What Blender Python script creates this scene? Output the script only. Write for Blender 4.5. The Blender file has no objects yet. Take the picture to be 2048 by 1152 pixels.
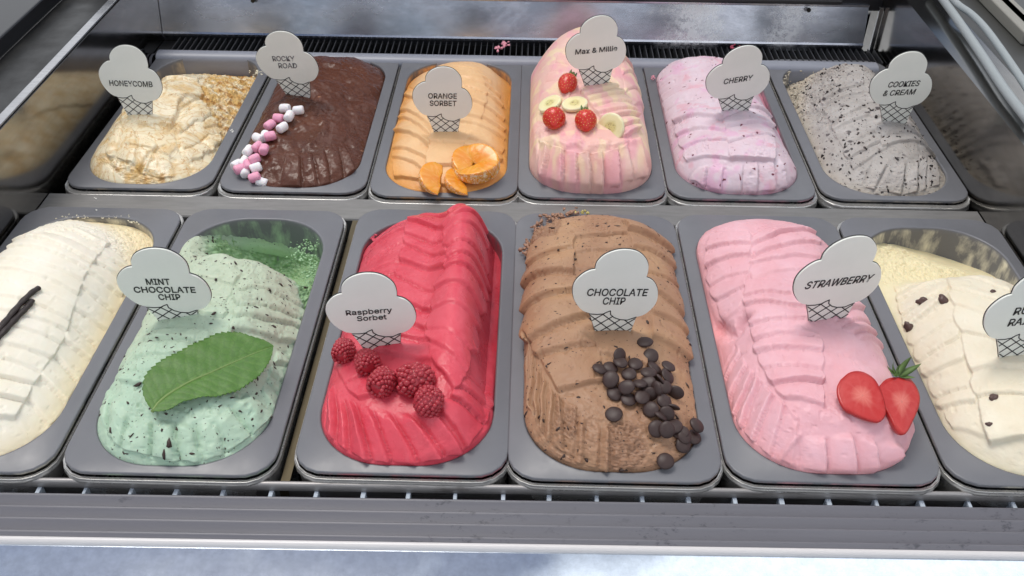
import bpy, bmesh, math, random
import numpy as np
from mathutils import Vector, Matrix, Quaternion
from mathutils.bvhtree import BVHTree

S = bpy.context.scene
COL = S.collection
PI = math.pi

# ------------------------------------------------------------------ camera
FPX = 1873.218          # focal length in pixels of a 2048 px wide picture
_th, _yw, _rl = 0.67009, -0.016257, 0.01075
CC = np.array([0.035555, -0.460375, 0.547866])
CF = np.array([math.sin(_yw) * math.cos(_th), math.cos(_yw) * math.cos(_th), -math.sin(_th)])
_R = np.array([math.cos(_yw), -math.sin(_yw), 0.0]); _U = np.cross(_R, CF)
CR = math.cos(_rl) * _R + math.sin(_rl) * _U
CU = -math.sin(_rl) * _R + math.cos(_rl) * _U
cd = bpy.data.cameras.new('camera'); cam = bpy.data.objects.new('camera', cd); COL.objects.link(cam)
cam.matrix_world = Matrix(((CR[0], CU[0], -CF[0], CC[0]), (CR[1], CU[1], -CF[1], CC[1]),
                           (CR[2], CU[2], -CF[2], CC[2]), (0, 0, 0, 1)))
cd.sensor_width = 36; cd.lens = FPX / 2048 * 36; cd.clip_start = 0.02; cd.clip_end = 200
S.camera = cam

# ------------------------------------------------------------------ sky and sun
SUN_EL, SUN_AZ = math.radians(72), math.radians(310)      # azimuth clockwise from +Y
w = bpy.data.worlds.new('World'); S.world = w; w.use_nodes = True
nt = w.node_tree; nt.nodes.clear()
out = nt.nodes.new('ShaderNodeOutputWorld'); bg = nt.nodes.new('ShaderNodeBackground')
sky = nt.nodes.new('ShaderNodeTexSky'); sky.sky_type = 'NISHITA'; sky.sun_disc = False
sky.sun_elevation = SUN_EL; sky.sun_rotation = SUN_AZ; sky.air_density = 1.0; sky.dust_density = 1.2
tc = nt.nodes.new('ShaderNodeTexCoord'); no = nt.nodes.new('ShaderNodeTexNoise')
mpg = nt.nodes.new('ShaderNodeMapping'); mpg.inputs['Location'].default_value = (8.07, 3.4, 4.14)
mpg.inputs['Scale'].default_value = (1.0, 1.0, 1.6)
no.inputs['Scale'].default_value = 3.0; no.inputs['Detail'].default_value = 6
rp = nt.nodes.new('ShaderNodeValToRGB'); rp.color_ramp.elements[0].position = 0.475; rp.color_ramp.elements[1].position = 0.545
mx = nt.nodes.new('ShaderNodeMix'); mx.data_type = 'RGBA'
mx.inputs[7].default_value = (19, 19.4, 20, 1)
L = nt.links.new
L(tc.outputs['Generated'], mpg.inputs[0]); L(mpg.outputs[0], no.inputs['Vector']); L(no.outputs[0], rp.inputs[0])
L(rp.outputs[0], mx.inputs[0]); L(sky.outputs[0], mx.inputs[6]); L(mx.outputs[2], bg.inputs[0])
L(bg.outputs[0], out.inputs[0]); bg.inputs[1].default_value = 0.082
sl = bpy.data.lights.new('sun', 'SUN'); sl.energy = 2.0; sl.angle = math.radians(24); sl.color = (1, .95, .88)
so = bpy.data.objects.new('sun', sl); COL.objects.link(so)
_sd = Vector((math.sin(SUN_AZ) * math.cos(SUN_EL), math.cos(SUN_AZ) * math.cos(SUN_EL), math.sin(SUN_EL)))
so.rotation_euler = _sd.to_track_quat('Z', 'Y').to_euler(); so.location = (0, 0, 3)
S.view_settings.view_transform = 'Standard'; S.view_settings.look = 'None'
S.view_settings.exposure = -0.14; S.view_settings.gamma = 1
S.cycles.max_bounces = 8; S.cycles.use_denoising = True

# ------------------------------------------------------------------ measuring helpers
def ray(x, y): return CF + CR * (x - 1024) / FPX + CU * (576 - y) / FPX
def atz(x, y, z=0.0):
    d = ray(x, y); return CC + d * (z - CC[2]) / d[2]

# ------------------------------------------------------------------ material helpers
def mat(name, color=(.5, .5, .5), rough=.5, metal=0., **kw):
    m = bpy.data.materials.new(name); m.use_nodes = True
    b = m.node_tree.nodes['Principled BSDF']
    b.inputs['Base Color'].default_value = (*color, 1); b.inputs['Roughness'].default_value = rough
    b.inputs['Metallic'].default_value = metal
    for k, v in kw.items(): b.inputs[k.replace('_', ' ')].default_value = v
    return m
class NB:
    """small node builder on a material"""
    def __init__(s, m): s.m = m; s.t = m.node_tree; s.b = s.t.nodes['Principled BSDF']; s.co = s.t.nodes.new('ShaderNodeTexCoord').outputs['Object']
    def n(s, typ, **kw):
        x = s.t.nodes.new(typ)
        for k, v in kw.items(): setattr(x, k, v)
        return x
    def map(s, scale=(1, 1, 1), rot=(0, 0, 0), loc=(0, 0, 0), src=None):
        x = s.n('ShaderNodeMapping'); x.inputs['Scale'].default_value = scale; x.inputs['Rotation'].default_value = rot
        x.inputs['Location'].default_value = loc; s.l(src or s.co, x.inputs[0]); return x.outputs[0]
    def l(s, a, b): s.t.links.new(a, b)
    def noise(s, scale, detail=4, vec=None, rough=.55, dist=0.):
        x = s.n('ShaderNodeTexNoise'); x.inputs['Scale'].default_value = scale; x.inputs['Detail'].default_value = detail
        x.inputs['Roughness'].default_value = rough; x.inputs['Distortion'].default_value = dist
        s.l(vec or s.co, x.inputs['Vector']); return x.outputs[0]
    def voro(s, scale, feat='F1', vec=None, o='Distance'):
        x = s.n('ShaderNodeTexVoronoi', feature=feat); x.inputs['Scale'].default_value = scale; s.l(vec or s.co, x.inputs['Vector']); return x.outputs[o]
    def ramp(s, fac, stops):
        x = s.n('ShaderNodeValToRGB'); e = x.color_ramp.elements
        while len(e) < len(stops): e.new(.5)
        for i, (p, c) in enumerate(stops):
            e[i].position = p; e[i].color = (c, c, c, 1) if isinstance(c, (int, float)) else (*c, 1)
        s.l(fac, x.inputs[0]); return x.outputs[0]
    def mix(s, fac, a, b, blend='MIX'):
        x = s.n('ShaderNodeMix', data_type='RGBA', blend_type=blend)
        for i, v in ((0, fac), (6, a), (7, b)):
            if isinstance(v, (int, float)): x.inputs[i].default_value = v if i == 0 else (v, v, v, 1)
            elif isinstance(v, tuple): x.inputs[i].default_value = (*v, 1)
            else: s.l(v, x.inputs[i])
        return x.outputs[2]
    def math(s, op, a, b=0.):
        x = s.n('ShaderNodeMath', operation=op)
        for i, v in ((0, a), (1, b)):
            if isinstance(v, (int, float)): x.inputs[i].default_value = v
            else: s.l(v, x.inputs[i])
        return x.outputs[0]
    def attr(s, name): return s.n('ShaderNodeAttribute', attribute_name=name).outputs['Fac']
    def bump(s, h, strength=.3, dist=.001, prev=None):
        x = s.n('ShaderNodeBump'); x.inputs['Strength'].default_value = strength; x.inputs['Distance'].default_value = dist
        s.l(h, x.inputs['Height'])
        if prev: s.l(prev, x.inputs['Normal'])
        s.l(x.outputs[0], s.b.inputs['Normal']); return x.outputs[0]
    def color(s, c): s.l(c, s.b.inputs['Base Color'])
    def rough(s, c): s.l(c, s.b.inputs['Roughness'])

def steel(name, color, r0, r1, metal=.95, stretch=(1, 1, 1), dirt=0., dirtcol=(.05, .04, .035), sc=30., bump=.15):
    m = mat(name, color, r0, metal); q = NB(m)
    v = q.map(stretch)
    n1 = q.noise(sc, 6, v); n2 = q.noise(sc * 6, 5, v, .65)
    q.rough(q.ramp(n1, [(.3, r0), (.7, r1)]))
    base = q.mix(q.ramp(n2, [(.35, 0.), (.7, 1.)]), tuple(c * .82 for c in color), color)
    if dirt:
        d = q.math('MULTIPLY', q.ramp(q.noise(sc * 1.3, 8, v, .72, .6), [(.52, 0.), (.62, 1.)]), q.ramp(q.noise(6, 2), [(.42, 0.), (.6, 1.)]))
        d = q.math('MULTIPLY', d, dirt)
        base = q.mix(d, base, dirtcol)
        q.l(q.math('SUBTRACT', metal, q.math('MULTIPLY', d, metal)), q.b.inputs['Metallic'])
    q.color(base)
    q.bump(n1, bump, .0006)
    return m

# ------------------------------------------------------------------ object helpers
def tag(o, label=None, cat=None, group=None, kind=None):
    if label: o['label'] = label
    if cat: o['category'] = cat
    if group: o['group'] = group
    if kind: o['kind'] = kind
    return o
def empty(name, loc=(0, 0, 0)):
    o = bpy.data.objects.new(name, None); o.location = loc; o.empty_display_size = .02; COL.objects.link(o); return o
def mobj(name, verts, faces, m=None, parent=None, smooth=False, mats=None, fmat=None):
    me = bpy.data.meshes.new(name); me.from_pydata([tuple(v) for v in verts], [], faces)
    for mm in (mats or ([m] if m else [])): me.materials.append(mm)
    if fmat is not None: me.polygons.foreach_set('material_index', fmat)
    if smooth: me.polygons.foreach_set('use_smooth', [True] * len(me.polygons))
    me.update()
    o = bpy.data.objects.new(name, me); COL.objects.link(o)
    if parent: o.parent = parent
    return o
def inst(name, me, M, parent=None):
    o = bpy.data.objects.new(name, me); COL.objects.link(o); o.matrix_world = M
    if parent:
        o.parent = parent; o.matrix_parent_inverse = Matrix.Identity(4)
        o.matrix_basis = parent_inv(parent) @ M
    return o
def parent_inv(p):
    return Matrix.Translation(p.location).inverted() if p.rotation_mode != 'QUATERNION' else (Matrix.Translation(p.location) @ p.rotation_quaternion.to_matrix().to_4x4()).inverted()
def box(name, a, b, m, parent=None, bev=0., smooth=False):
    bm = bmesh.new(); bmesh.ops.create_cube(bm, size=1)
    c = [(a[i] + b[i]) / 2 for i in range(3)]; d = [abs(b[i] - a[i]) for i in range(3)]
    for v in bm.verts: v.co = Vector([c[i] + v.co[i] * d[i] for i in range(3)])
    if bev: bmesh.ops.bevel(bm, geom=bm.edges[:], offset=bev, segments=3, affect='EDGES', profile=.5)
    me = bpy.data.meshes.new(name); bm.to_mesh(me); bm.free(); me.materials.append(m)
    if smooth: me.polygons.foreach_set('use_smooth', [True] * len(me.polygons))
    o = bpy.data.objects.new(name, me); COL.objects.link(o)
    if parent: o.parent = parent
    return o
def extrude_profile(name, prof, x0, x1, m, parent=None, smooth=True, closed=False, nx=1):
    """prof = list of (y, z), swept from x0 to x1"""
    n = len(prof); V = []; Fc = []
    for k in range(nx + 1):
        x = x0 + (x1 - x0) * k / nx
        V += [(x, y, z) for y, z in prof]
    for k in range(nx):
        for i in range(n if closed else n - 1):
            j = (i + 1) % n; Fc.append((k * n + i, k * n + j, (k + 1) * n + j, (k + 1) * n + i))
    return mobj(name, V, Fc, m, parent, smooth)
def quadsheet(name, pts, m, parent=None, thick=.002):
    """flat plate through four corners with a real thickness (downwards along its normal)"""
    P = [Vector(p) for p in pts]; n = (P[1] - P[0]).cross(P[3] - P[0]).normalized()
    if n.z < 0: n = -n
    Q = [p - n * thick for p in P]
    return mobj(name, [*P, *Q], [(0, 1, 2, 3), (7, 6, 5, 4), (0, 4, 5, 1), (1, 5, 6, 2), (2, 6, 7, 3), (3, 7, 4, 0)], m, parent)

rng = np.random.default_rng(7); random.seed(7)
_tab = np.random.default_rng(11).random((256, 256))
def vnoise(x, y):
    xi = np.floor(x).astype(int); yi = np.floor(y).astype(int); fx = x - xi; fy = y - yi
    fx = fx * fx * fx * (fx * (fx * 6 - 15) + 10); fy = fy * fy * fy * (fy * (fy * 6 - 15) + 10)
    t = lambda a, b: _tab[a & 255, b & 255]
    return (t(xi, yi) * (1 - fx) + t(xi + 1, yi) * fx) * (1 - fy) + (t(xi, yi + 1) * (1 - fx) + t(xi + 1, yi + 1) * fx) * fy
def fbm(x, y, sc, oct=4, seed=0, gain=.5):
    """x, y in mm, sc = feature size in mm; result about -1..1"""
    r = np.zeros_like(x); a = 1.; f = 1. / sc; tot = 0
    for o in range(oct):
        r += a * (vnoise(x * f + 17.3 * seed + 31 * o, y * f + 7.7 * seed + 13 * o) * 2 - 1); tot += a; a *= gain; f *= 2.03
    return r / tot
def sst(a, b, x):
    t = np.clip((x - a) / (b - a), 0, 1); return t * t * (3 - 2 * t)

# ------------------------------------------------------------------ pans: where each one stands
PW, PL = .164, .357
ROWB = (0.404769, -0.00928)
PAN = {'choc': (.025644, .000953, 0), 'straw': (.192355, .004184, 0), 'rasp': (-.137877, .002614, 0),
       'mint': (-.314819, -.002863, 0), 'van': (-.483735, -.004887, 0), 'rum': (.3594, .0050, 0),
       'honey': (-.477117, ROWB[0] + .0001, ROWB[1]), 'rocky': (-.306025, ROWB[0] - .0011, ROWB[1]),
       'orange': (-.137763, ROWB[0] - .0055, ROWB[1]), 'max': (.026278, ROWB[0] - .0017, ROWB[1]),
       'cherry': (.19278, ROWB[0] + .0023, ROWB[1]), 'cookies': (.361813, ROWB[0] + .0059, ROWB[1])}
OX0, OX1, OY0, OY1, ORAD = .013, .151, .008, .338, .057      # opening of a tub

def rrect(x0, y0, x1, y1, r, n):
    """n points evenly spaced by arc length round a rounded rectangle, from the middle of the near side, counter-clockwise"""
    pts = []; xm = (x0 + x1) / 2
    segs = [('l', (xm, y0), (x1 - r, y0)), ('a', (x1 - r, y0 + r), -PI / 2), ('l', (x1, y0 + r), (x1, y1 - r)),
            ('a', (x1 - r, y1 - r), 0), ('l', (x1 - r, y1), (x0 + r, y1)), ('a', (x0 + r, y1 - r), PI / 2),
            ('l', (x0, y1 - r), (x0, y0 + r)), ('a', (x0 + r, y0 + r), PI), ('l', (x0 + r, y0), (xm, y0))]
    ln = [math.dist(s[1], s[2]) if s[0] == 'l' else r * PI / 2 for s in segs]; tot = sum(ln)
    for k in range(n):
        d = tot * k / n; i = 0
        while d > ln[i] and i < len(segs) - 1: d -= ln[i]; i += 1
        s = segs[i]; t = d / ln[i] if ln[i] else 0
        if s[0] == 'l': pts.append((s[1][0] + (s[2][0] - s[1][0]) * t, s[1][1] + (s[2][1] - s[1][1]) * t))
        else: a = s[2] + t * PI / 2; pts.append((s[1][0] + r * math.cos(a), s[1][1] + r * math.sin(a)))
    return pts
def lofted(name, loops, m, parent=None, cap=True, smooth=True):
    n = len(loops[0]); V = [p for lp in loops for p in lp]; Fc = []
    for k in range(len(loops) - 1):
        for i in range(n):
            j = (i + 1) % n; Fc.append((k * n + i, k * n + j, (k + 1) * n + j, (k + 1) * n + i))
    if cap: Fc.append(tuple((len(loops) - 1) * n + i for i in range(n)))
    return mobj(name, V, Fc, m, parent, smooth)
def lp(x0, y0, x1, y1, r, z, n=112): return [(x, y, z) for x, y in rrect(x0, y0, x1, y1, r, n)]

# ------------------------------------------------------------------ materials of the cabinet
M_steel = steel('brushed steel', (.46, .46, .47), .22, .38, stretch=(.15, 1, 1), sc=40)
M_pan = steel('pan steel', (.58, .57, .55), .20, .34, metal=.7, stretch=(.3, 1, 1), sc=50, bump=.05)
M_wallsteel = steel('end wall steel', (.30, .29, .275), .10, .20, metal=1., stretch=(1, .2, 1), sc=14, bump=.08)
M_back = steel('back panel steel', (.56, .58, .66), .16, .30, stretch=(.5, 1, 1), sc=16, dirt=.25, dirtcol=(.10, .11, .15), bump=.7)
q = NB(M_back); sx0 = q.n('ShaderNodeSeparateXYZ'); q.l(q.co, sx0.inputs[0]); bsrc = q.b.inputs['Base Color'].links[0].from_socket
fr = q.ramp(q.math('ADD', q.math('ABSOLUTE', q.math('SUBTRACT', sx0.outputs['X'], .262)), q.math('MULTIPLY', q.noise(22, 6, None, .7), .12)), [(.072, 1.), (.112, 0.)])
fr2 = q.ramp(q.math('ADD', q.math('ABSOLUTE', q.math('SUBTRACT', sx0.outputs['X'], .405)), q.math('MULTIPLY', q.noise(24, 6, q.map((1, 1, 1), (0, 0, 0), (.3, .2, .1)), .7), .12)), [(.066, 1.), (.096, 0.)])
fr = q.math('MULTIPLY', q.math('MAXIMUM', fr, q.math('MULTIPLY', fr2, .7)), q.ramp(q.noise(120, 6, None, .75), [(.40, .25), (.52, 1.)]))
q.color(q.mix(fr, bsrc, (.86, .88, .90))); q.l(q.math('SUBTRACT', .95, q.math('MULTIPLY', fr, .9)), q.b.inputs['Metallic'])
M_rail = steel('rail steel', (.38, .365, .36), .3, .5, metal=.45, stretch=(.12, 1, 1), sc=60, dirt=.8)
M_sheet = steel('counter sheet steel', (.78, .86, .95), .05, .12, stretch=(1, 1, 1), sc=22, dirt=.12, dirtcol=(.45, .55, .68), bump=.02)
M_dark = mat('dark void', (.012, .012, .013), .6)
M_darkmetal = steel('dark channel metal', (.045, .045, .045), .3, .5, sc=30)
M_black = mat('black housing', (.012, .012, .014), .35)
M_gasket = mat('white gasket rubber', (.30, .33, .34), .65)
M_grey = mat('grey extrusion', (.215, .215, .24), .38)
q = NB(M_grey); vv = q.map((.06, 1, 1)); n_ = q.noise(70, 5, vv, .7)
wear = q.math('MULTIPLY', q.ramp(q.noise(170, 7, q.map((.5, 1, 1)), .8), [(.56, 0.), (.62, 1.)]), q.ramp(q.noise(9, 2), [(.50, 0.), (.62, 1.)]))
q.color(q.mix(q.math('MULTIPLY', wear, .75), q.mix(n_, (.115, .113, .13), (.16, .158, .178)), (.05, .05, .06))); q.bump(n_, .2, .0004)
M_frost = mat('frosted divider', (.50, .56, .64), .6); q = NB(M_frost); q.bump(q.noise(900, 3), .8, .001)
M_finm = mat('vent fin grey', (.035, .036, .04), .5)
M_bar = mat('vent bar grey', (.26, .275, .33), .42); q = NB(M_bar); n_ = q.noise(60, 6, q.map((.2, 1, 1)), .7)
q.color(q.mix(n_, (.20, .21, .26), (.33, .35, .40)))

# ------------------------------------------------------------------ the cabinet
XL, XR = -.4885, .5265
YB = .804
cab = empty('display_cabinet', (0, 0, 0))
tag(cab, 'stainless steel ice cream display cabinet holding two rows of tubs', 'cabinet', kind='structure')
C_ = cab
box('well_floor', (XL - .02, -.03, -.142), (XR + .02, YB + .02, -.139), M_dark, C_)
ZW = .088
box('end_wall', (XL - .012, -.02, -.139), (XL, YB + .05, ZW), M_wallsteel, C_)
box('end_wall', (XR, -.02, -.139), (XR + .012, YB + .05, ZW), M_wallsteel, C_)
# folded edge along the top of the left wall, then the sloping sill outside it
box('wall_edge', (XL - .0125, -.02, ZW + .0004), (XL - .002, YB + .05, ZW + .0028), M_steel, C_, .0008)
box('sill', (XL - .075, -.10, ZW - .006), (XL - .0128, YB + .05, ZW - .001), M_darkmetal, C_)
box('end_glass_channel', (XL - .135, -.10, ZW - .003), (XL - .0755, YB + .05, ZW + .018), M_black, C_, .003)
M_navy = mat('navy side panel', (.008, .016, .038), .6)
box('side_panel', (XL - .50, -.10, ZW - .02), (XL - .136, YB + .3, ZW + .004), M_navy, C_)
box('sill', (XR + .0122, -.02, ZW - .006), (XR + .052, YB + .05, ZW - .0005), M_wallsteel, C_)
# white rubber gasket of the end pane: two strands that meet at the far end
g1, g2 = atz(1868, -20, .10), atz(2075, 250, .10)
def tube(name, pts, r, m, parent=None, seg=10, smooth=True, flat=1.):
    P = [Vector(p) for p in pts]; V = []; Fc = []
    for i, p in enumerate(P):
        d = (P[min(i + 1, len(P) - 1)] - P[max(i - 1, 0)]).normalized()
        a = d.cross(Vector((0, 0, 1)));
        if a.length < 1e-4: a = d.cross(Vector((0, 1, 0)))
        a.normalize(); b = a.cross(d).normalized(); rr = r[i] if hasattr(r, '__len__') else r
        for k in range(seg):
            t = 2 * PI * k / seg; V.append(p + a * math.cos(t) * rr + b * math.sin(t) * rr * flat)
    for i in range(len(P) - 1):
        for k in range(seg):
            j = (k + 1) % seg; Fc.append((i * seg + k, i * seg + j, (i + 1) * seg + j, (i + 1) * seg + k))
    Fc.append(tuple(range(seg))[::-1]); Fc.append(tuple((len(P) - 1) * seg + k for k in range(seg)))
    return mobj(name, V, Fc, m, parent, smooth)
def smoothpts(pts, n):
    """Catmull-Rom through the points"""
    P = [np.array(p, float) for p in pts]; P = [2 * P[0] - P[1]] + P + [2 * P[-1] - P[-2]]; o = []
    for i in range(1, len(P) - 2):
        for k in range(n):
            t = k / n; a, b, c, d = P[i - 1:i + 3]
            o.append(.5 * ((2 * b) + (-a + c) * t + (2 * a - 5 * b + 4 * c - d) * t * t + (-a + 3 * b - 3 * c + d) * t ** 3))
    o.append(P[-2]); return o
tube('gasket', [tuple(atz(x, y, .098)) for x, y in smoothpts([(1868, -25), (1905, 25), (1960, 105), (2010, 180), (2060, 245)], 5)], .0050, M_gasket, C_)
tube('gasket', [tuple(atz(x, y, .104)) for x, y in smoothpts([(1885, -25), (1915, 8), (1945, 30), (1975, 62), (2020, 125), (2070, 200)], 5)], .0042, M_gasket, C_)
# the pale posts and dark ground seen beyond the right-hand pane
box('side_panel', (XR + .053, -.10, ZW - .02), (XR + .60, YB + .5, ZW - .004), mat('dark olive panel', (.045, .045, .042), .4), C_)
M_post = mat('pale post', (.26, .25, .22), .6)
for px, py, dx in ((1985, 20, .020), (2040, 60, .016)):
    c = atz(px, py, ZW); 
    box('post', (c[0] - .003, c[1] - .10, ZW - .0035), (c[0] + dx, c[1] + .22, ZW + .012), M_post, C_, .002)
# rear: steel panel in two pieces, black housing over it, vent with fins and its front bar
PBZ, PTZ = -.002, .0515
xs_ = atz(320, 60, 0)[0] * 1.0
def panel(name, x0, x1, m):
    # folded sheet: bottom hem, face leaning back, top hem
    prof = [(YB + .004, PBZ - .012), (YB - .0016, PBZ - .003), (YB - .002, PBZ), (YB - .0004, PBZ + .0024), (YB + .0125, PTZ - .0035), (YB + .0105, PTZ - .002), (YB + .0105, PTZ), (YB + .016, PTZ + .0005)]
    n = len(prof); o = extrude_profile(name, prof, x0, x1, m, C_, smooth=False); return o
p_l = atz(322, 62, 0); XS = p_l[0] + (YB - p_l[1]) * (p_l[0] - CC[0]) / (p_l[1] - CC[1])
p_r = atz(1727, 84, 0); XE = p_r[0] + (YB - p_r[1]) * (p_r[0] - CC[0]) / (p_r[1] - CC[1])
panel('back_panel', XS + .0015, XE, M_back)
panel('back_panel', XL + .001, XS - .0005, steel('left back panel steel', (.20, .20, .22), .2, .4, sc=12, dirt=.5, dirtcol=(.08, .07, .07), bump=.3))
box('corner_panel', (XE + .012, YB + .002, -.139), (XR - .001, YB + .006, PTZ), steel('corner steel', (.42, .42, .44), .12, .3, sc=18, bump=1.0), C_)
box('housing', (XL - .10, YB + .0165, PTZ - .01), (XR + .10, YB + .20, .16), M_black, C_)  # unseen upper part added to block sky light from behind
box('vent_back', (XL + .001, YB + .0045, -.139), (XR - .001, YB + .008, -.0145), M_dark, C_)
box('housing_lip', (XL + .02, YB + .001, PTZ + .0035), (XR - .06, YB + .016, PTZ + .010), mat('worn black lip', (.02, .02, .022), .3), C_, .002)
for bx in (-.352, .423):
    bm = bmesh.new(); bmesh.ops.create_cone(bm, cap_ends=True, segments=14, radius1=.0032, radius2=.0026, depth=.003)
    me = bpy.data.meshes.new('screw'); bm.to_mesh(me); bm.free(); me.materials.append(M_darkmetal)
    inst('screw', me, Matrix.Translation((bx, YB + .0035, PTZ - .0055)) @ Matrix.Rotation(PI / 2, 4, 'X'), C_)
GZ = -.004                       # top of the rear vent
gx0, gx1 = atz(345, 90, GZ)[0], atz(1752, 98, GZ)[0]
box('vent_tray', (XL + .001, .755, -.060), (XR - .001, YB + .003, -.056), M_dark, C_)
fin = mobj('fin', *(lambda: ([(-.0006, 0, 0), (.0006, 0, 0), (.0006, .045, 0), (-.0006, .045, 0), (-.0046, 0, -.034), (-.0034, 0, -.034), (-.0034, .045, -.034), (-.0046, .045, -.034)],
      [(0, 1, 2, 3), (4, 7, 6, 5), (0, 4, 5, 1), (1, 5, 6, 2), (2, 6, 7, 3), (3, 7, 4, 0)]))(), M_finm, C_)
nf = int((gx1 - gx0) / .0083); fin.location = (gx0, .757, GZ - .003)
for k in range(1, nf + 1):
    c = fin.copy(); COL.objects.link(c); c.parent = C_; c.location = (gx0 + k * .0083, .757 + random.uniform(-.0004, .0004), GZ - .003); c.rotation_euler = (0, random.uniform(-.06, .06), 0)
bz = GZ
barprof = [(.732, bz - .030), (.732, bz - .008), (.7335, bz - .003), (.737, bz), (.745, bz + .0012), (.752, bz), (.7555, bz - .003), (.7565, bz - .010), (.7565, bz - .030)]
extrude_profile('vent_bar', barprof, atz(305, 110, 0)[0], atz(1752, 118, 0)[0], M_bar, C_)
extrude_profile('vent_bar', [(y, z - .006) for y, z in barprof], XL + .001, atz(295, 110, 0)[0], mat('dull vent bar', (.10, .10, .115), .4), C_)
# plate left of the fins, with its rounded end
box('vent_plate', (XL + .001, .757, GZ - .012), (gx0 - .006, YB - .003, GZ - .008), M_darkmetal, C_)
box('vent_plate', (gx1 + .004, .757, GZ - .012), (XR - .001, YB - .003, GZ - .008), mat('dark vent plate', (.02, .02, .022), .4), C_)
# steel cross bar between the two rows, ledge behind the back row
extrude_profile('cross_bar', [(.3600, -.040), (.3602, -.0155), (.3615, -.0140), (.3990, -.0140), (.4005, -.0155), (.4008, -.04)], XL + .001, XR - .001, steel('cross bar steel', (.25, .245, .24), .42, .6, metal=.55, stretch=(.15, 1, 1), sc=40, bump=.1), C_, smooth=False)
# strip between the mint tub and the raspberry tub
extrude_profile('divider_strip', [(-.001, -.05), (-.001, -.0155), (.0005, -.0145), (.3590, -.0145), (.3590, -.05)], -.1475, -.1405, steel('warm divider steel', (.13, .105, .065), .3, .45, stretch=(1, .15, 1), sc=60, bump=.2), C_, smooth=False)
# front: rail, air slot with dividers, ledges, counter sheet.  Built along x, turned a little as in the photograph
FR = empty('front'); bpy.data.objects.remove(FR)
def ytilt(x, y, z): return (x, y + .0105 * x - .0003, z)
def sweep(name, prof, m, x0=-.62, x1=.68, smooth=True, nx=2):
    o = extrude_profile(name, prof, x0, x1, m, C_, smooth, nx=nx)
    for v in o.data.vertices: v.co = Vector(ytilt(*v.co))
    return o
sweep('front_rail', [(.0030, -.045), (.0030, -.0094), (.0024, -.0086), (.0012, -.0082), (-.0002, -.0084), (-.0008, -.0092), (-.0014, -.0152), (-.0006, -.0156), (.0016, -.0156), (.0016, -.06)], M_rail)
box('slot_bottom', (-.62, -.03, -.075), (.68, .004, -.070), M_dark, C_)
dv = box('divider', (-.0016, -.011, -.050), (.0016, .0014, -.0160), M_frost, C_, .0006)
d0 = atz(1005, 992, -.02)[0]; first = True
for k in range(-16, 18):
    x = d0 + k * .0352 + random.uniform(-.0012, .0012)
    if first: c = dv; first = False
    else: c = dv.copy(); COL.objects.link(c); c.parent = C_
    c.location = ytilt(x, 0, 0); c.scale = (random.uniform(.75, 1.25), 1, 1)
zs = -.0130; ys = [-.0085, -.0178, -.0272, -.0365, -.0430]
yy = -.0086
for k, (wd, dz) in enumerate(((.0110, 0), (.0106, 0), (.0113, 0), (.0046, 0))):
    pr_ = [(yy + .0004, zs - .03), (yy + .0004, zs - .0012), (yy, zs - .0003), (yy - .0006, zs), (yy - .0014, zs - .0001), (yy - .0024, zs - .0007), (yy - wd * .8, zs - .40 * wd), (yy - wd - .0006, zs - .46 * wd), (yy - wd - .0006, zs - .03)]
    sweep('ledge', pr_, M_grey); yy -= wd; zs -= .0002
NZ = zs - .0006
sweep('counter_nosing', [(yy + .0002, NZ - .03), (yy + .0002, NZ - .0014), (yy - .0006, NZ - .0002), (yy - .0018, NZ), (yy - .0034, NZ - .0004), (yy - .0046, NZ - .0018), (yy - .0050, NZ - .0040)],
      mat('worn white nosing', (.62, .60, .60), .3))
sweep('counter_sheet', [(yy - .0044, NZ - .0040), (yy - .020, NZ - .0046), (yy - .10, NZ - .0090), (yy - .17, NZ - .015), (yy - .18, NZ - .022), (yy - .18, NZ - .30)], M_sheet, nx=2)

# ------------------------------------------------------------------ steel pans and grey tubs
def tub_mat(name, smear=None, strength=0., base=(.150, .153, .168)):
    m = mat(name, base, .36); q = NB(m)
    n = q.noise(18, 6, None, .6); c = q.mix(n, tuple(b * .85 for b in base), tuple(b * 1.15 for b in base))
    specks = q.ramp(q.noise(330, 2, None, .5), [(.76, 0.), (.79, 1.)])
    c = q.mix(q.math('MULTIPLY', specks, q.ramp(q.noise(25, 2), [(.52, 0.), (.6, .8)])), c, (.42, .42, .42))
    if smear:
        z = q.n('ShaderNodeSeparateXYZ'); q.l(q.co, z.inputs[0])
        inner = q.ramp(z.outputs['Z'], [(0.0, 1.), (1.0, 0.)])      # replaced below
        mr = q.n('ShaderNodeMapRange'); mr.inputs['From Min'].default_value = -.0035; mr.inputs['From Max'].default_value = -.0005
        mr.inputs['To Min'].default_value = 1; mr.inputs['To Max'].default_value = 0; q.l(z.outputs['Z'], mr.inputs['Value'])
        s = q.math('MULTIPLY', mr.outputs[0], q.ramp(q.noise(34, 7, q.map((1, 1, .35)), .6, .3), [(.52 - .12 * strength, 0.), (.66 - .10 * strength, .9)]))
        c = q.mix(s, c, smear)
    q.color(c); q.rough(q.ramp(q.noise(40, 5), [(.3, .30), (.7, .46)])); q.bump(q.noise(500, 2), .04, .0004)
    return m
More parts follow.
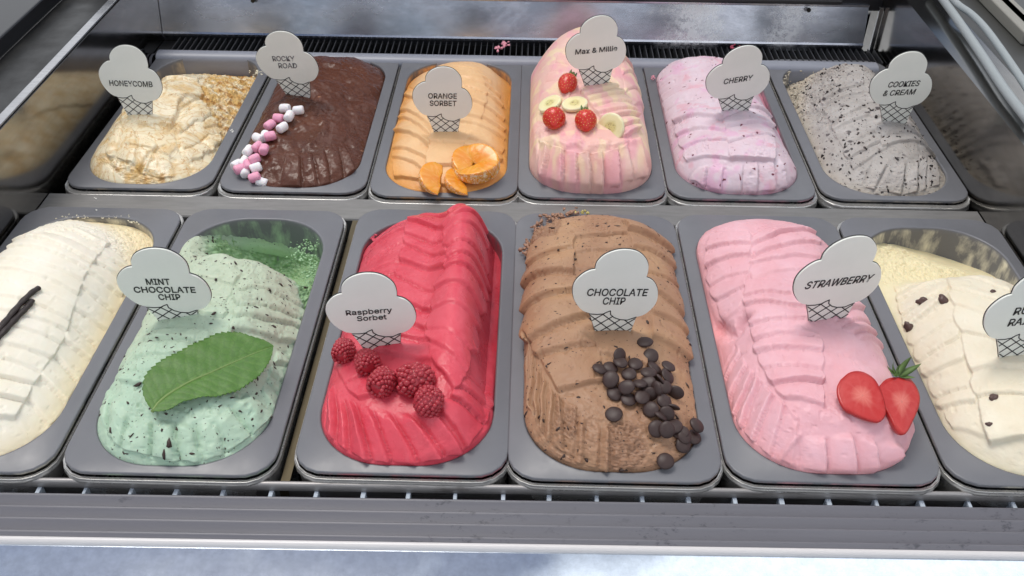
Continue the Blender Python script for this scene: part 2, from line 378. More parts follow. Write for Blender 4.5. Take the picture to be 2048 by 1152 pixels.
TUBINFO = {
    'van': ('vanilla', (.75, .70, .56), .8), 'mint': ('mint chocolate chip', (.36, .50, .33), .30), 'rasp': ('raspberry sorbet', (.55, .05, .09), .6),
    'choc': ('chocolate chip', (.36, .20, .13), .5), 'straw': ('strawberry', (.75, .30, .34), .5), 'rum': ('rum and raisin', (.76, .72, .58), .35),
    'honey': ('honeycomb', (.50, .42, .30), .25), 'rocky': ('rocky road', (.08, .035, .025), .7), 'orange': ('orange sorbet', (.75, .42, .16), .7),
    'max': ('pink and yellow striped', (.8, .4, .42), .6), 'cherry': ('cherry', (.7, .3, .4), .6), 'cookies': ('cookies and cream', (.55, .50, .42), .7)}
def make_pan(key):
    x0, y0, z0 = PAN[key]; fl, smc, st = TUBINFO[key]
    row = 'front' if z0 == 0 else 'back'
    n = 112
    # steel pan: flange with two rounded steps, then the body
    sx, sf, sb = .0019, (.0032 if z0 == 0 else .0090), .0045
    prof = [(-.006, -.0046), (.25, -.0046), (.62, -.0048), (.74, -.0041), (.82, -.0046), (.86, -.0062), (.88, -.0084), (.95, -.0092), (1., -.0104), (1., -.0128), (.9, -.0136), (.3, -.0138), (.2, -.016), (-2.5, -.12)]
    loops = []
    for t, z in prof:
        if z0 == 0 and t > -1: z = -.0046 + (z + .0046) * .5
        loops.append(lp(-sx * t, -sf * t, PW + sx * t, PL + sb * t, .024 + .002 * t, z, n))
    o = lofted('steel_pan', loops, M_pan, cap=True)
    o.location = (x0, y0, z0); tag(o, f'stainless steel pan under the {fl} tub in the {row} row', 'pan', f'steel pans in the {row} row')
    # grey tub resting in it
    b = .0007
    loops = [lp(.004, .004, PW - .004, PL - .004, .022, -.0042, n), lp(b, b, PW - b, PL - b, .024, -.0036, n), lp(0, 0, PW, PL, .025, -.0026, n), lp(0, 0, PW, PL, .025, -.0010, n),
             lp(.0004, .0004, PW - .0004, PL - .0004, .0245, -.0003, n), lp(.0012, .0012, PW - .0012, PL - .0012, .024, 0, n),
             lp(OX0 - .0040, OY0 - .0030, OX1 + .0040, OY1 + .0040, ORAD + .004, 0, n), lp(OX0 - .0022, OY0 - .0018, OX1 + .0022, OY1 + .0022, ORAD + .0022, .0008, n),
             lp(OX0 - .0006, OY0 - .0005, OX1 + .0006, OY1 + .0006, ORAD + .0006, .0006, n), lp(OX0, OY0, OX1, OY1, ORAD, -.0006, n),
             lp(OX0 + .0003, OY0 + .0003, OX1 - .0003, OY1 - .0003, ORAD - .0003, -.006, n), lp(OX0 + .0005, OY0 + .0005, OX1 - .0005, OY1 - .0005, ORAD - .0005, -.0145, n),
             lp(OX0 + .0007, OY0 + .0007, OX1 - .0007, OY1 - .0007, ORAD - .0007, -.0165, n),
             lp(OX0 + .0030, OY0 + .0030, OX1 - .0030, OY1 - .0030, ORAD - .003, -.095, n), lp(OX0 + .014, OY0 + .014, OX1 - .014, OY1 - .014, ORAD - .013, -.105, n)]
    o = lofted('grey_tub', loops, tub_mat(f'tub plastic {fl}', smc, st), cap=True)
    o.location = (x0, y0, z0 + .0006); tag(o, f'grey plastic tub with rounded opening holding the {fl} ice cream', 'tub', f'grey tubs in the {row} row')
for k in PAN: make_pan(k)

# ------------------------------------------------------------------ ice cream
NT, NR = 540, 150
RIM = np.array(rrect(OX0 * 1000 - .35, OY0 * 1000 - .35, OX1 * 1000 + .35, OY1 * 1000 + .35, ORAD * 1000, NT))
def catmull(xs, ys, x):
    xs = np.asarray(xs, float); ys = np.asarray(ys, float)
    i = np.clip(np.searchsorted(xs, x) - 1, 0, len(xs) - 2); t = np.clip((x - xs[i]) / (xs[i + 1] - xs[i]), 0, 1)
    m = np.gradient(ys, xs, axis=0); h = (xs[i + 1] - xs[i])
    return (2 * t**3 - 3 * t**2 + 1) * ys[i] + (t**3 - 2 * t**2 + t) * h * m[i] + (-2 * t**3 + 3 * t**2) * ys[i + 1] + (t**3 - t**2) * h * m[i + 1]
COLX = [13, 45, 82, 119, 151]
ROWY = [8, 50, 100, 150, 200, 250, 300, 338]
class Mound:
    def __init__(s, key, table, eL, eR, p=4., q_=1.9, rows=ROWY, bulge=0., seed=1, cols=COLX):
        s.cols = cols
        s.key = key; s.o = np.array(PAN[key]) * 1000; s.rows = rows; s.seed = seed
        s.t = np.array(table, float); s.eL, s.eR, s.p, s.q, s.bul = np.array(eL, float), np.array(eR, float), p, q_, bulge
        r = 1 - (1 - np.linspace(0, 1, NR)) ** 1.55
        rim = RIM; sp = np.stack([np.full(NT, 82.), np.clip(rim[:, 1], 77, 269)], 1)
        s.rho = np.repeat(r[:, None], NT, 1)
        s.X = sp[None, :, 0] + s.rho * (rim[None, :, 0] - sp[None, :, 0]); s.Y = sp[None, :, 1] + s.rho * (rim[None, :, 1] - sp[None, :, 1])
        ox = rim - sp; ox /= np.linalg.norm(ox, axis=1)[:, None]; s.out = ox
        s.base = s.surf(s.X, s.Y, s.rho)
        s.D = np.zeros_like(s.X); s.mask = np.zeros_like(s.X); s.mask2 = np.zeros_like(s.X)
        s.P0 = s.pos(s.base); s.bvh0 = s.mkbvh(s.P0, 4)
    def Htab(s, x, y):
        cols = np.stack([catmull(s.rows, s.t[:, j], y.ravel()) for j in range(5)], 1)
        xr = x.ravel(); xs = np.array(s.cols, float); i = np.clip(np.searchsorted(xs, xr) - 1, 0, 3); t = np.clip((xr - xs[i]) / (xs[i + 1] - xs[i]), 0, 1)
        m = np.gradient(cols, xs, axis=1); h = xs[i + 1] - xs[i]; k = np.arange(len(xr))
        v = (2 * t**3 - 3 * t**2 + 1) * cols[k, i] + (t**3 - 2 * t**2 + t) * h * m[k, i] + (-2 * t**3 + 3 * t**2) * cols[k, i + 1] + (t**3 - t**2) * h * m[k, i + 1]
        return v.reshape(x.shape)
    def surf(s, x, y, rho):
        Hh = s.Htab(x, y); l = catmull(s.rows, s.eL, y.ravel()).reshape(x.shape); r = catmull(s.rows, s.eR, y.ravel()).reshape(x.shape)
        e = l + (r - l) * np.clip((x - 13) / 138, 0, 1)
        s.rise = (1 - np.clip(rho, 0, 1) ** s.p) ** (1 / s.q)
        return e + (Hh - e) * s.rise
    def pos(s, z):
        b = s.bul * np.sin(PI * np.clip(s.rise, 0, 1) ** .8) * (s.rho > .3) * sst(0, 6, z)
        return np.stack([s.X + s.out[None, :, 0] * b, s.Y + s.out[None, :, 1] * b, z], -1)
    def mkbvh(s, P, st):
        Q = P[::st, ::st]; Q = np.concatenate([Q, P[-1:, ::st]]) if (P.shape[0] - 1) % st else Q
        a, b = Q.shape[:2]; V = [Vector(v) for v in (Q.reshape(-1, 3) + s.o)]
        Fc = [(i * b + j, i * b + (j + 1) % b, (i + 1) * b + (j + 1) % b, (i + 1) * b + j) for i in range(a - 1) for j in range(b)]
        return BVHTree.FromPolygons(V, Fc)
    def L(s, pts, z=5.):
        """photograph pixels -> plan coordinates (mm) on this mound"""
        o = []
        for px, py in pts:
            d = ray(px, py); h = s.bvh0.ray_cast(Vector(CC * 1000), Vector(d).normalized())
            if h[0] is None:
                w_ = CC * 1000 + d * ((z + s.o[2] - CC[2] * 1000) / d[2])
            else: w_ = np.array(h[0])
            o.append((w_[0] - s.o[0], w_[1] - s.o[1]))
        return np.array(o)
    def hit(s, px, py):
        d = ray(px, py); h = s.bvh.ray_cast(Vector(CC), Vector(d).normalized())
        if h[0] is None: return None, None
        n = h[1] if h[1].z > -.2 else -h[1]
        return h[0], n
    # -- shaping tools
    @staticmethod
    def resample(P, n):
        P = np.asarray(P, float); d = np.r_[0, np.cumsum(np.linalg.norm(np.diff(P, axis=0), axis=1))]; t = np.linspace(0, d[-1], n + 1)
        return np.stack([np.interp(t, d, P[:, 0]), np.interp(t, d, P[:, 1])], 1)
    def ladder(s, A, B, n=None, amp=2., lift=0., soft=1.0, bulge=1.5, k=.0, jit=.26, rev=False, edge=2.3, cup=0., seed=0, tilt=0., mm=False, warp=1.2, topfade=0.):
        r_ = np.random.default_rng(seed + 100 * s.seed)
        A = np.array(A, float) if mm else s.L(A); B = np.array(B, float) if mm else s.L(B)
        if n:
            A = s.resample(A, n); B = s.resample(B, n)
            st = (A[1:-1] - A[:-2]); A[1:-1] += st * r_.uniform(-jit, jit, (len(st), 1)); st = (B[1:-1] - B[:-2]); B[1:-1] += st * r_.uniform(-jit, jit, (len(st), 1))
        n = len(A) - 1
        wx = s.X + warp * 1.3 * fbm(s.X, s.Y, 22, 3, s.seed + seed + 3) + .55 * fbm(s.X, s.Y, 5, 4, s.seed + seed + 31, .65); wy = s.Y + warp * 1.3 * fbm(s.X, s.Y, 22, 3, s.seed + seed + 9) + .55 * fbm(s.X, s.Y, 5, 4, s.seed + seed + 37, .65)
        c = (A.mean(0) + B.mean(0)) / 2
        def ln(p, q_, ref):
            d = q_ - p; nn = np.array([-d[1], d[0]]) / (np.linalg.norm(d) + 1e-9)
            if (ref - p) @ nn < 0: nn = -nn
            return (wx - p[0]) * nn[0] + (wy - p[1]) * nn[1]
        for i in range(n):
            a0, a1, b0, b1 = A[i], A[i + 1], B[i], B[i + 1]; m_ = (a0 + a1 + b0 + b1) / 4
            d0 = ln(a0, b0, m_); d1 = ln(a1, b1, m_); tot = np.maximum(d0 + d1, .3); t = d0 / tot
            lo = min(p[0] for p in (a0, a1, b0, b1)) - 5; hi = max(p[0] for p in (a0, a1, b0, b1)) + 5
            lo2 = min(p[1] for p in (a0, a1, b0, b1)) - 5; hi2 = max(p[1] for p in (a0, a1, b0, b1)) + 5
            bb = (wx > lo) & (wx < hi) & (wy > lo2) & (wy < hi2)
            bl = bulge * r_.uniform(.3, 1.2); br = bulge * r_.uniform(.3, 1.4); tt = np.clip(t, 0, 1)
            dl = ln(a0, a1, m_) + bl * np.sin(PI * tt) - .3 * bl; dr = ln(b0, b1, m_) + br * np.sin(PI * tt) - .3 * br
            sel = bb & (d0 >= (-soft if i == 0 else 0)) & (d1 > (-soft if i == n - 1 else 0))
            m = sst(-soft * .5, soft * .5, dl) * sst(-soft * .5, soft * .5, dr)
            if i == 0: m = m * sst(-soft, soft, d0)
            if i == n - 1: m = m * sst(-soft, soft, d1)
            a_ = amp * (1.05 if s.key in ('van', 'rum') else 1.3) * r_.choice([.55, .8, 1., 1.15, 1.4]) * r_.uniform(.85, 1.15); e = np.clip(edge / tot, .02, .6)
            u = 1 - tt if rev else tt
            saw = np.where(u < 1 - e, (u / (1 - e)) ** 1.2, (1 - u) / e); saw = np.clip(saw, 0, 1)
            pad = np.sin(PI * tt) ** .55
            sv = np.clip(dl / np.maximum(dl + dr, .3), 0, 1)
            v = lift * r_.uniform(.8, 1.2) + a_ * ((1 - k) * saw + k * pad) - cup * np.sin(PI * sv) + tilt * (sv - .5) * a_
            v = v - np.minimum(.45 * a_, 1.5) * np.exp(-((d1 if rev else d0) / 1.4) ** 2)      # crease at the foot of the step
            if topfade: m = m * sst(0, topfade, sv)
            w_ = np.where(sel, m, 0)
            s.D = s.D * (1 - w_) + v * w_
    def poly(s, pts, mm=False):
        P = np.array(pts, float) if mm else s.L(pts); d = np.full(s.X.shape, 1e9)
        for a, b in zip(P[:-1], P[1:]):
            ab = b - a; t = np.clip(((s.X - a[0]) * ab[0] + (s.Y - a[1]) * ab[1]) / (ab @ ab + 1e-9), 0, 1)
            d = np.minimum(d, np.hypot(s.X - a[0] - t * ab[0], s.Y - a[1] - t * ab[1]))
        return d
    def ridge(s, pts, w_, amp, mm=False, wob=.0):
        d = s.poly(pts, mm)
        if wob: d = np.abs(d + wob * fbm(s.X, s.Y, 6, 3, s.seed + 5))
        s.D += amp * np.exp(-(d / w_) ** 2)
    def blob(s, pts, rad, amp, mm=False, flat=False):
        P = np.array(pts, float) if mm else s.L(pts)
        for p in P:
            d = np.hypot(s.X - p[0], s.Y - p[1]); s.D += amp * (sst(rad * 1.3, rad * .7, d) if flat else np.exp(-(d / rad) ** 2))
    def inside(s, pts, soft=2., wob=3.):
        """soft mask of a polygon given in photograph pixels"""
        P = s.L(pts); x = s.X; y = s.Y; c = np.zeros(x.shape, bool); n = len(P)
        for i in range(n):
            a, b = P[i], P[(i + 1) % n]
            cond = ((a[1] > y) != (b[1] > y)) & (x < (b[0] - a[0]) * (y - a[1]) / (b[1] - a[1] + 1e-9) + a[0]); c ^= cond
        d = s.poly(np.vstack([P, P[:1]]), True); sd = np.where(c, d, -d) + wob * fbm(x, y, 9, 4, s.seed + 21)
        return sst(-soft, soft, sd)
    def finish(s, m, label, fine=.35, lump=.8, crumb=None, crumb_amp=1.6):
        tq = {'honey': .15, 'rasp': .35, 'orange': .4, 'max': .2, 'rocky': .3, 'van': .5, 'rum': .45, 'straw': .7}.get(s.key, 1.)
        x, y = s.X, s.Y
        s.D += lump * 1.5 * fbm(x, y, 30, 3, s.seed) + fine * fbm(x, y, 5, 4, s.seed + 1, .6)
        tear = sst(.18, .5, fbm(x, y, 24, 3, s.seed + 40)); s.D += tq * tear * 1.1 * (fbm(x, y, 3.2, 4, s.seed + 41, .7) - .25)          # torn, icy patches
        holes = sst(.52, .72, fbm(x, y, 4.5, 2, s.seed + 43)); s.D -= tq * holes * 1.0
        if crumb is not None: s.D += crumb * crumb_amp * (fbm(x, y, 5, 5, s.seed + 2, .75) * 2.2 - .3)
        s.D *= sst(1.0, .965, s.rho) * .85 + .15
        P = s.P0; dt = np.roll(P, -1, 1) - np.roll(P, 1, 1); dr = np.gradient(P, axis=0)
        N = np.cross(dr, dt); N = -N if N[NR // 2, 0, 2] < 0 else N
        N /= np.linalg.norm(N, axis=2)[..., None] + 1e-9; N[0] = (0, 0, 1)
        up = np.array([0, 0, 1.]); f = sst(0, .12, s.rho)[..., None]; N = N * f + up * (1 - f); N /= np.linalg.norm(N, axis=2)[..., None]
        Q = P + N * s.D[..., None]
        if s.key in POCKET:                                          # hollow pressed in where the sign was pushed down
            wx_, wy_, wz_ = POCKET[s.key]; lx, ly, lz = wx_ * 1000 - s.o[0], wy_ * 1000 - s.o[1], wz_ * 1000 - s.o[2]
            dd = np.hypot((Q[..., 0] - lx) / 19, (Q[..., 1] - ly + 5) / np.where(Q[..., 1] < ly, 17, 8)); wgt = sst(1.35, .75, dd)
            Q[..., 2] += (np.minimum(Q[..., 2], lz + .6 * fbm(x, y, 7, 3, 5)) - Q[..., 2]) * wgt
        ring = Q[-1].copy(); ring[:, 2] -= 22; ring[:, :2] += (np.array([82, 173]) - ring[:, :2]) * .03
        Q = np.concatenate([Q, ring[None]]) / 1000
        a = NR + 1; idx = np.arange(a * NT).reshape(a, NT); f1 = idx[:-1]; f2 = np.roll(idx, -1, 1)[:-1]; g1 = idx[1:]; g2 = np.roll(idx, -1, 1)[1:]
        Fq = np.stack([f1, g1, g2, f2], -1).reshape(-1, 4)
        me = bpy.data.meshes.new('ice_cream'); me.vertices.add(a * NT); me.vertices.foreach_set('co', Q.reshape(-1, 3).ravel())
        me.loops.add(Fq.size); me.loops.foreach_set('vertex_index', Fq.ravel()); me.polygons.add(len(Fq))
        me.polygons.foreach_set('loop_start', np.arange(0, Fq.size, 4)); me.polygons.foreach_set('loop_total', np.full(len(Fq), 4)); me.polygons.foreach_set('use_smooth', np.ones(len(Fq), bool))
        for nm, arr in (('mask', s.mask), ('mask2', s.mask2)):
            at_ = me.attributes.new(nm, 'FLOAT', 'POINT'); at_.data.foreach_set('value', np.concatenate([arr, arr[-1:]]).ravel().astype(np.float32))
        me.update(calc_edges=True); me.validate()
        bm = bmesh.new(); bm.from_mesh(me); bmesh.ops.remove_doubles(bm, verts=[v for v in bm.verts if v.index < 2 * NT], dist=2e-5); bm.to_mesh(me); bm.free()
        me.polygons.foreach_set('use_smooth', np.ones(len(me.polygons), bool))
        me.materials.append(m); o = bpy.data.objects.new('ice_cream', me); COL.objects.link(o); o.location = s.o / 1000
        tag(o, label, 'ice cream'); s.obj = o; s.Q = Q
        W = Q + s.o / 1000; st = 2; q2 = W[::st, ::st]; a_, b_ = q2.shape[:2]
        s.bvh = BVHTree.FromPolygons([Vector(v) for v in q2.reshape(-1, 3)], [(i * b_ + j, (i + 1) * b_ + j, (i + 1) * b_ + (j + 1) % b_, i * b_ + (j + 1) % b_) for i in range(a_ - 1) for j in range(b_)])
        s.W = W; s.N = N
        return o
    def scatter(s, n, where=None, r_=None):
        """n random places spread evenly over the visible surface -> (world position, normal)"""
        r_ = r_ or np.random.default_rng(s.seed + 50)
        A = np.abs(np.cross(np.gradient(s.W[:NR], axis=0), np.gradient(s.W[:NR], axis=1))); A = np.linalg.norm(A, axis=2)
        A[-2:] = 0; A[:1] = 0
        if where is not None: A = A * where
        pr = (A / A.sum()).ravel(); k = r_.choice(len(pr), n, p=pr, replace=False); out_ = []
        for i in k:
            a, b = divmod(i, NT); out_.append((Vector(s.W[a, b]), Vector(s.N[a, b]), a, b))
        return out_

def ice_mat(name, c1, c2, rough=.42, sss=.05, extra=None, sc=28., bump=.25):
    m = mat(name, c1, rough); q = NB(m); q.b.inputs['Subsurface Weight'].default_value = (.26 if sss > .03 else .03)
    q.b.inputs['Subsurface Radius'].default_value = (.0045, .0030, .0022); q.b.inputs['Subsurface Scale'].default_value = 1.
    q.b.inputs['Specular IOR Level'].default_value = .32
    c = q.mix(q.ramp(q.noise(sc, 5, None, .6, .4), [(.32, 0.), (.68, 1.)]), c1, c2)
    if extra: c = extra(q, c)
    q.color(c)
    h = q.mix(.5, q.noise(420, 4, None, .7), q.noise(95, 4, None, .6))
    q.rough(q.ramp(q.noise(46, 5, None, .6), [(.35, rough - .08), (.65, rough + .14)]))
    q.bump(h, bump * 1.5, .0011)
    return m
def flecks(q, c, col, scale=330, th=.19, dens=(.5, .56), stretch=(1, 1, 1)):
    v = q.map(stretch); d = q.voro(scale, 'F1', v); k = q.ramp(d, [(th - .05, 1.), (th, 0.)]); g = q.ramp(q.noise(scale * .55, 2, v), [(dens[0], 0.), (dens[1], 1.)])
    return q.mix(q.math('MULTIPLY', k, g), c, col)

POCKET = {'honey': (-0.41715, 0.50799, 0.0366), 'rocky': (-0.25003, 0.57321, 0.0239), 'orange': (-0.06163, 0.49831, 0.0222), 'max': (0.11208, 0.55106, 0.0574), 'cherry': (0.27452, 0.53033, 0.0377), 'cookies': (0.4558, 0.51855, 0.0340), 'mint': (-0.25924, 0.13535, 0.0358), 'rasp': (-0.08473, 0.10864, 0.0339), 'choc': (0.10801, 0.13282, 0.0351), 'straw': (0.28856, 0.14592, 0.0395), 'rum': (0.42797, 0.10555, 0.0443)}
F8 = lambda v: [v] * 8
MD = {}
# --- raspberry sorbet
m = Mound('rasp', [[6, 12, 14, 12, 6], [16, 24, 27, 26, 14], [20, 27, 32, 33, 6], [20, 28, 35, 34, -6], [18, 28, 36, 36, -10], [10, 25, 35, 33, -14], [2, 20, 31, 24, -14], [-6, 4, 12, 2, -16]],
          [-3, -3, -4, -4, -5, -7, -9, -12], [-3, -3, -7, -14, -16, -18, -18, -16], 5.5, 1.9, seed=1, cols=[13, 45, 85, 131, 143])
P1 = [(826, 425), (811, 468), (808, 505), (793, 540), (783, 575), (765, 620), (750, 665), (740, 700)]
P2 = [(905, 420), (888, 470), (897, 500), (893, 545), (873, 580), (865, 620), (855, 655), (862, 690), (868, 725)]
P3 = [(958, 425), (970, 480), (972, 540), (968, 590), (957, 640), (945, 690), (935, 740), (915, 800)]
m.ladder([(762, 440), (748, 470), (738, 510), (728, 560), (715, 620)], [(832, 430), (814, 470), (810, 505), (795, 545), (780, 590)], 6, 1.6, 0, seed=1)
m.ladder(P1, P2, 10, 2.3, .6, seed=2, bulge=2, k=.2, warp=.7)
m.ladder(P2, P3, 11, 1.9, 2.6, seed=3, bulge=3.2, k=.15, warp=1.5)
m.ladder([(935, 750), (905, 790), (870, 810)], [(985, 790), (980, 850), (930, 905)], 3, 2.6, 0, seed=4)
m.ladder([(662, 760), (690, 795), (735, 812), (775, 820), (815, 822), (860, 815)], [(650, 850), (680, 897), (735, 920), (800, 928), (860, 928), (925, 908)], 7, 3.6, -.4, seed=5, topfade=.3, bulge=0, warp=.8)
m.ridge([(650, 860), (680, 905), (740, 925), (830, 930), (930, 912), (978, 860)], 5, 1.6, wob=2)
m.ladder([(670, 730), (690, 770), (720, 800)], [(720, 725), (745, 760), (760, 790)], 2, 2, 1, seed=6)
m.mask = sst(.1, .6, fbm(m.X, m.Y, 26, 3, 4))
M_r = ice_mat('raspberry sorbet', (.61, .050, .080), (.70, .095, .13), .30, .12)
m.finish(M_r, 'bright raspberry pink sorbet with scalloped ridges and five berries on it', .3, .8); MD['rasp'] = m
# --- the tall pink and yellow one
m = Mound('max', [[22, 34, 38, 34, 22], [36, 46, 50, 46, 34], [42, 53, 57, 53, 40], [46, 57, 61, 57, 44], [48, 60, 64, 60, 46], [36, 62, 73, 62, 34], [16, 52, 70, 52, 14], [2, 28, 50, 28, 0]],
          F8(-2), F8(-2), 6., 2.0, bulge=1.0, seed=2)
m.ladder([(1078, 250), (1080, 215), (1085, 180), (1098, 145), (1118, 112), (1140, 88)], [(1125, 250), (1130, 215), (1140, 185), (1150, 160), (1165, 130), (1180, 100)], 8, 1.8, 0, seed=1, bulge=1)
m.ladder([(1270, 105), (1278, 140), (1285, 180), (1290, 230)], [(1235, 100), (1240, 130), (1250, 170), (1262, 220)], 4, 1.6, 0, seed=2)
m.ladder([(1160, 182), (1172, 200), (1183, 216), (1196, 232), (1214, 246), (1232, 262), (1250, 278)], [(1222, 166), (1236, 176), (1248, 188), (1258, 202), (1268, 218), (1275, 238), (1276, 262)], 7, 2.6, 2.2, seed=3, bulge=1.6, warp=.8)
m.ladder([(1082, 285), (1100, 292), (1125, 300), (1155, 306), (1185, 308), (1215, 306), (1245, 298), (1275, 280)], [(1075, 352), (1095, 368), (1122, 380), (1152, 385), (1185, 388), (1218, 387), (1250, 382), (1288, 356)], 8, 5.0, -.4, seed=4, bulge=0, warp=.6, edge=1.0)
m.ridge([(1082, 262), (1088, 285), (1110, 282), (1130, 290), (1155, 285), (1172, 300), (1200, 290), (1225, 292), (1262, 282)], 4.5, 3.0, wob=2.5)
m.blob([(1092, 268), (1108, 276), (1130, 278), (1150, 272), (1160, 285), (1178, 290), (1195, 278), (1215, 284)], 4, 2.2)
m.ridge([(1072, 240), (1075, 290), (1082, 330), (1090, 350)], 3, 2.2, wob=1.5)
m.ridge([(1062, 352), (1090, 374), (1140, 386), (1220, 390), (1290, 366)], 4, 1.2, wob=1)
r1 = fbm(m.X * .9 + m.Y * .35, m.Y * .35 - m.X * .1, 9, 2, 8); m.mask = sst(.02, .30, r1)
m.mask = np.where(m.Y < 60, sst(.12, .4, fbm(m.X, m.Y * .4, 8, 2, 9)) * sst(14, 30, m.base) * .8, m.mask)
m.mask2 = sst(.0, .35, fbm(m.X * 1.2, m.Y * .5, 14, 2, 12)) * .8
def ex_max(q, c):
    c = q.mix(q.math('MULTIPLY', q.attr('mask'), .6), c, (.86, .72, .44)); return q.mix(q.math('MULTIPLY', q.attr('mask2'), .55), c, (.80, .32, .44))
m.finish(ice_mat('pink and yellow ice cream', (.80, .45, .40), (.82, .56, .49), .42, .14, ex_max), 'tallest mound, pink striped with yellow, topped with strawberries and banana slices', .3, .6); MD['max'] = m
# --- rocky road
m = Mound('rocky', [[4, 8, 8, 6, 2], [16, 20, 18, 14, 6], [20, 27, 22, 16, 8], [20, 30, 24, 17, 6], [18, 30, 24, 16, 4], [14, 26, 22, 14, 4], [10, 20, 20, 12, 2], [0, 8, 10, 6, -2]], F8(-2), [-2, -2, -2, -3, -4, -5, -6, -6], 4.5, 1.9, seed=3)
m.ladder([(575, 300), (605, 298), (635, 296), (665, 292), (690, 285)], [(560, 378), (600, 378), (640, 378), (675, 372), (712, 345)], 5, 3.0, 0, seed=1, bulge=1, edge=3, k=.4, topfade=.5)
m.ridge([(555, 190), (560, 240), (590, 262), (600, 300)], 7, -2.5); m.ridge([(600, 230), (640, 225), (650, 260), (620, 290)], 4, 1.8, wob=3); m.ridge([(620, 160), (640, 200), (625, 235)], 5, 1.8, wob=3)
m.ridge([(690, 150), (700, 250), (690, 330)], 6, -2.0, wob=3)
m.D += 3.2 * fbm(m.X, m.Y, 20, 3, 33) + 1.3 * np.abs(fbm(m.X, m.Y, 9, 3, 34)) * sst(80, 130, m.X)
m.finish(ice_mat('rocky road chocolate', (.082, .028, .016), (.120, .044, .026), .24, .02, bump=.35), 'dark brown chocolate ice cream with nuts and a trail of marshmallows', .45, 1.2); MD['rocky'] = m
# --- orange sorbet
m = Mound('orange', [[3, 7, 8, 6, 2], [11, 16, 17, 14, 7], [15, 22, 24, 20, 9], [17, 25, 28, 24, 9], [16, 25, 30, 26, 6], [12, 22, 29, 25, 2], [0, 12, 22, 16, -8], [-10, 0, 8, 0, -16]], [-2, -2, -3, -3, -4, -6, -12, -14], [-2, -2, -4, -5, -7, -9, -12, -16], 3.4, 1.7, seed=4)
m.ladder([(898, 132), (907, 165), (907, 200), (902, 235), (892, 265), (872, 292)], [(955, 140), (1000, 190), (1008, 232), (1008, 268), (1008, 300), (1000, 325)], 8, 2.4, .4, seed=1, bulge=2)
m.ladder([(905, 135), (915, 150), (915, 175), (912, 200), (905, 232)], [(955, 142), (968, 165), (972, 190), (968, 210), (962, 240)], 4, 2.2, 2.2, seed=5, bulge=2.4)
m.ladder([(818, 175), (806, 205), (797, 245), (788, 285), (783, 330), (790, 360)], [(872, 235), (872, 262), (868, 290), (862, 312), (850, 338), (845, 365)], 7, 2.2, 0, seed=2, bulge=2)
m.ladder([(865, 258), (858, 290), (850, 330), (846, 370)], [(940, 262), (925, 300), (905, 340), (900, 375)], 3, 2., 1.2, seed=3, bulge=2)
m.mask = sst(.62, .95, m.rho) * sst(-12, 10, 14 - m.base + 8 * fbm(m.X, m.Y, 12, 3, 2))
m.finish(ice_mat('orange sorbet', (.76, .46, .23), (.80, .53, .29), .36, .15, lambda q, c: q.mix(q.attr('mask'), c, (.74, .34, .09))), 'pale orange sorbet spread in overlapping strokes under peeled mandarin pieces', .3, .8); MD['orange'] = m
# --- cherry
m = Mound('cherry', [[8, 18, 21, 18, 8], [20, 32, 35, 32, 14], [22, 34, 38, 33, 10], [21, 34, 38, 31, 4], [20, 33, 37, 28, -2], [18, 31, 35, 26, -4], [10, 24, 28, 20, -6], [2, 12, 14, 8, -8]], F8(-3), [-3, -3, -6, -9, -10, -10, -10, -10], 5.5, 1.9, bulge=.8, seed=5)
m.ladder([(1332, 225), (1326, 195), (1322, 165), (1330, 140), (1355, 118)], [(1425, 205), (1428, 180), (1432, 155), (1440, 130), (1450, 112)], 8, 2.2, 0, seed=1, bulge=1.5)
m.ladder([(1347, 228), (1352, 255), (1360, 282), (1375, 325)], [(1442, 222), (1450, 252), (1455, 285), (1458, 322)], 4, 2.8, .6, seed=2, bulge=2, warp=.8)
m.ladder([(1442, 218), (1450, 252), (1455, 285), (1458, 322)], [(1535, 225), (1545, 262), (1552, 292), (1545, 328)], 4, 2.6, 1.6, seed=3, bulge=2, warp=.8)
m.ladder([(1395, 332), (1425, 330), (1460, 328), (1500, 325), (1535, 322), (1560, 315)], [(1372, 366), (1410, 382), (1450, 388), (1495, 389), (1535, 387), (1572, 372)], 6, 2.6, 0, seed=4, bulge=0, edge=1.1, topfade=.35)
m.mask = sst(.22, .6, fbm(m.X, m.Y, 16, 3, 5)) * .9; m.mask2 = np.clip(sst(10, -6, m.base) * .9 + sst(.3, .6, fbm(m.X, m.Y, 12, 3, 15)) * .5, 0, 1)
def ex_ch(q, c):
    c = q.mix(q.math('MULTIPLY', q.attr('mask'), .5), c, (.72, .34, .55)); c = q.mix(q.math('MULTIPLY', q.attr('mask2'), .6), c, (.70, .22, .30)); return flecks(q, c, (.16, .03, .06), 120, .22, (.58, .62), (1, 1, 1))
m.finish(ice_mat('cherry ice cream', (.66, .48, .54), (.71, .60, .66), .4, .14, ex_ch), 'pale lilac pink cherry ice cream with dark fruit flecks', .35, .8); MD['cherry'] = m
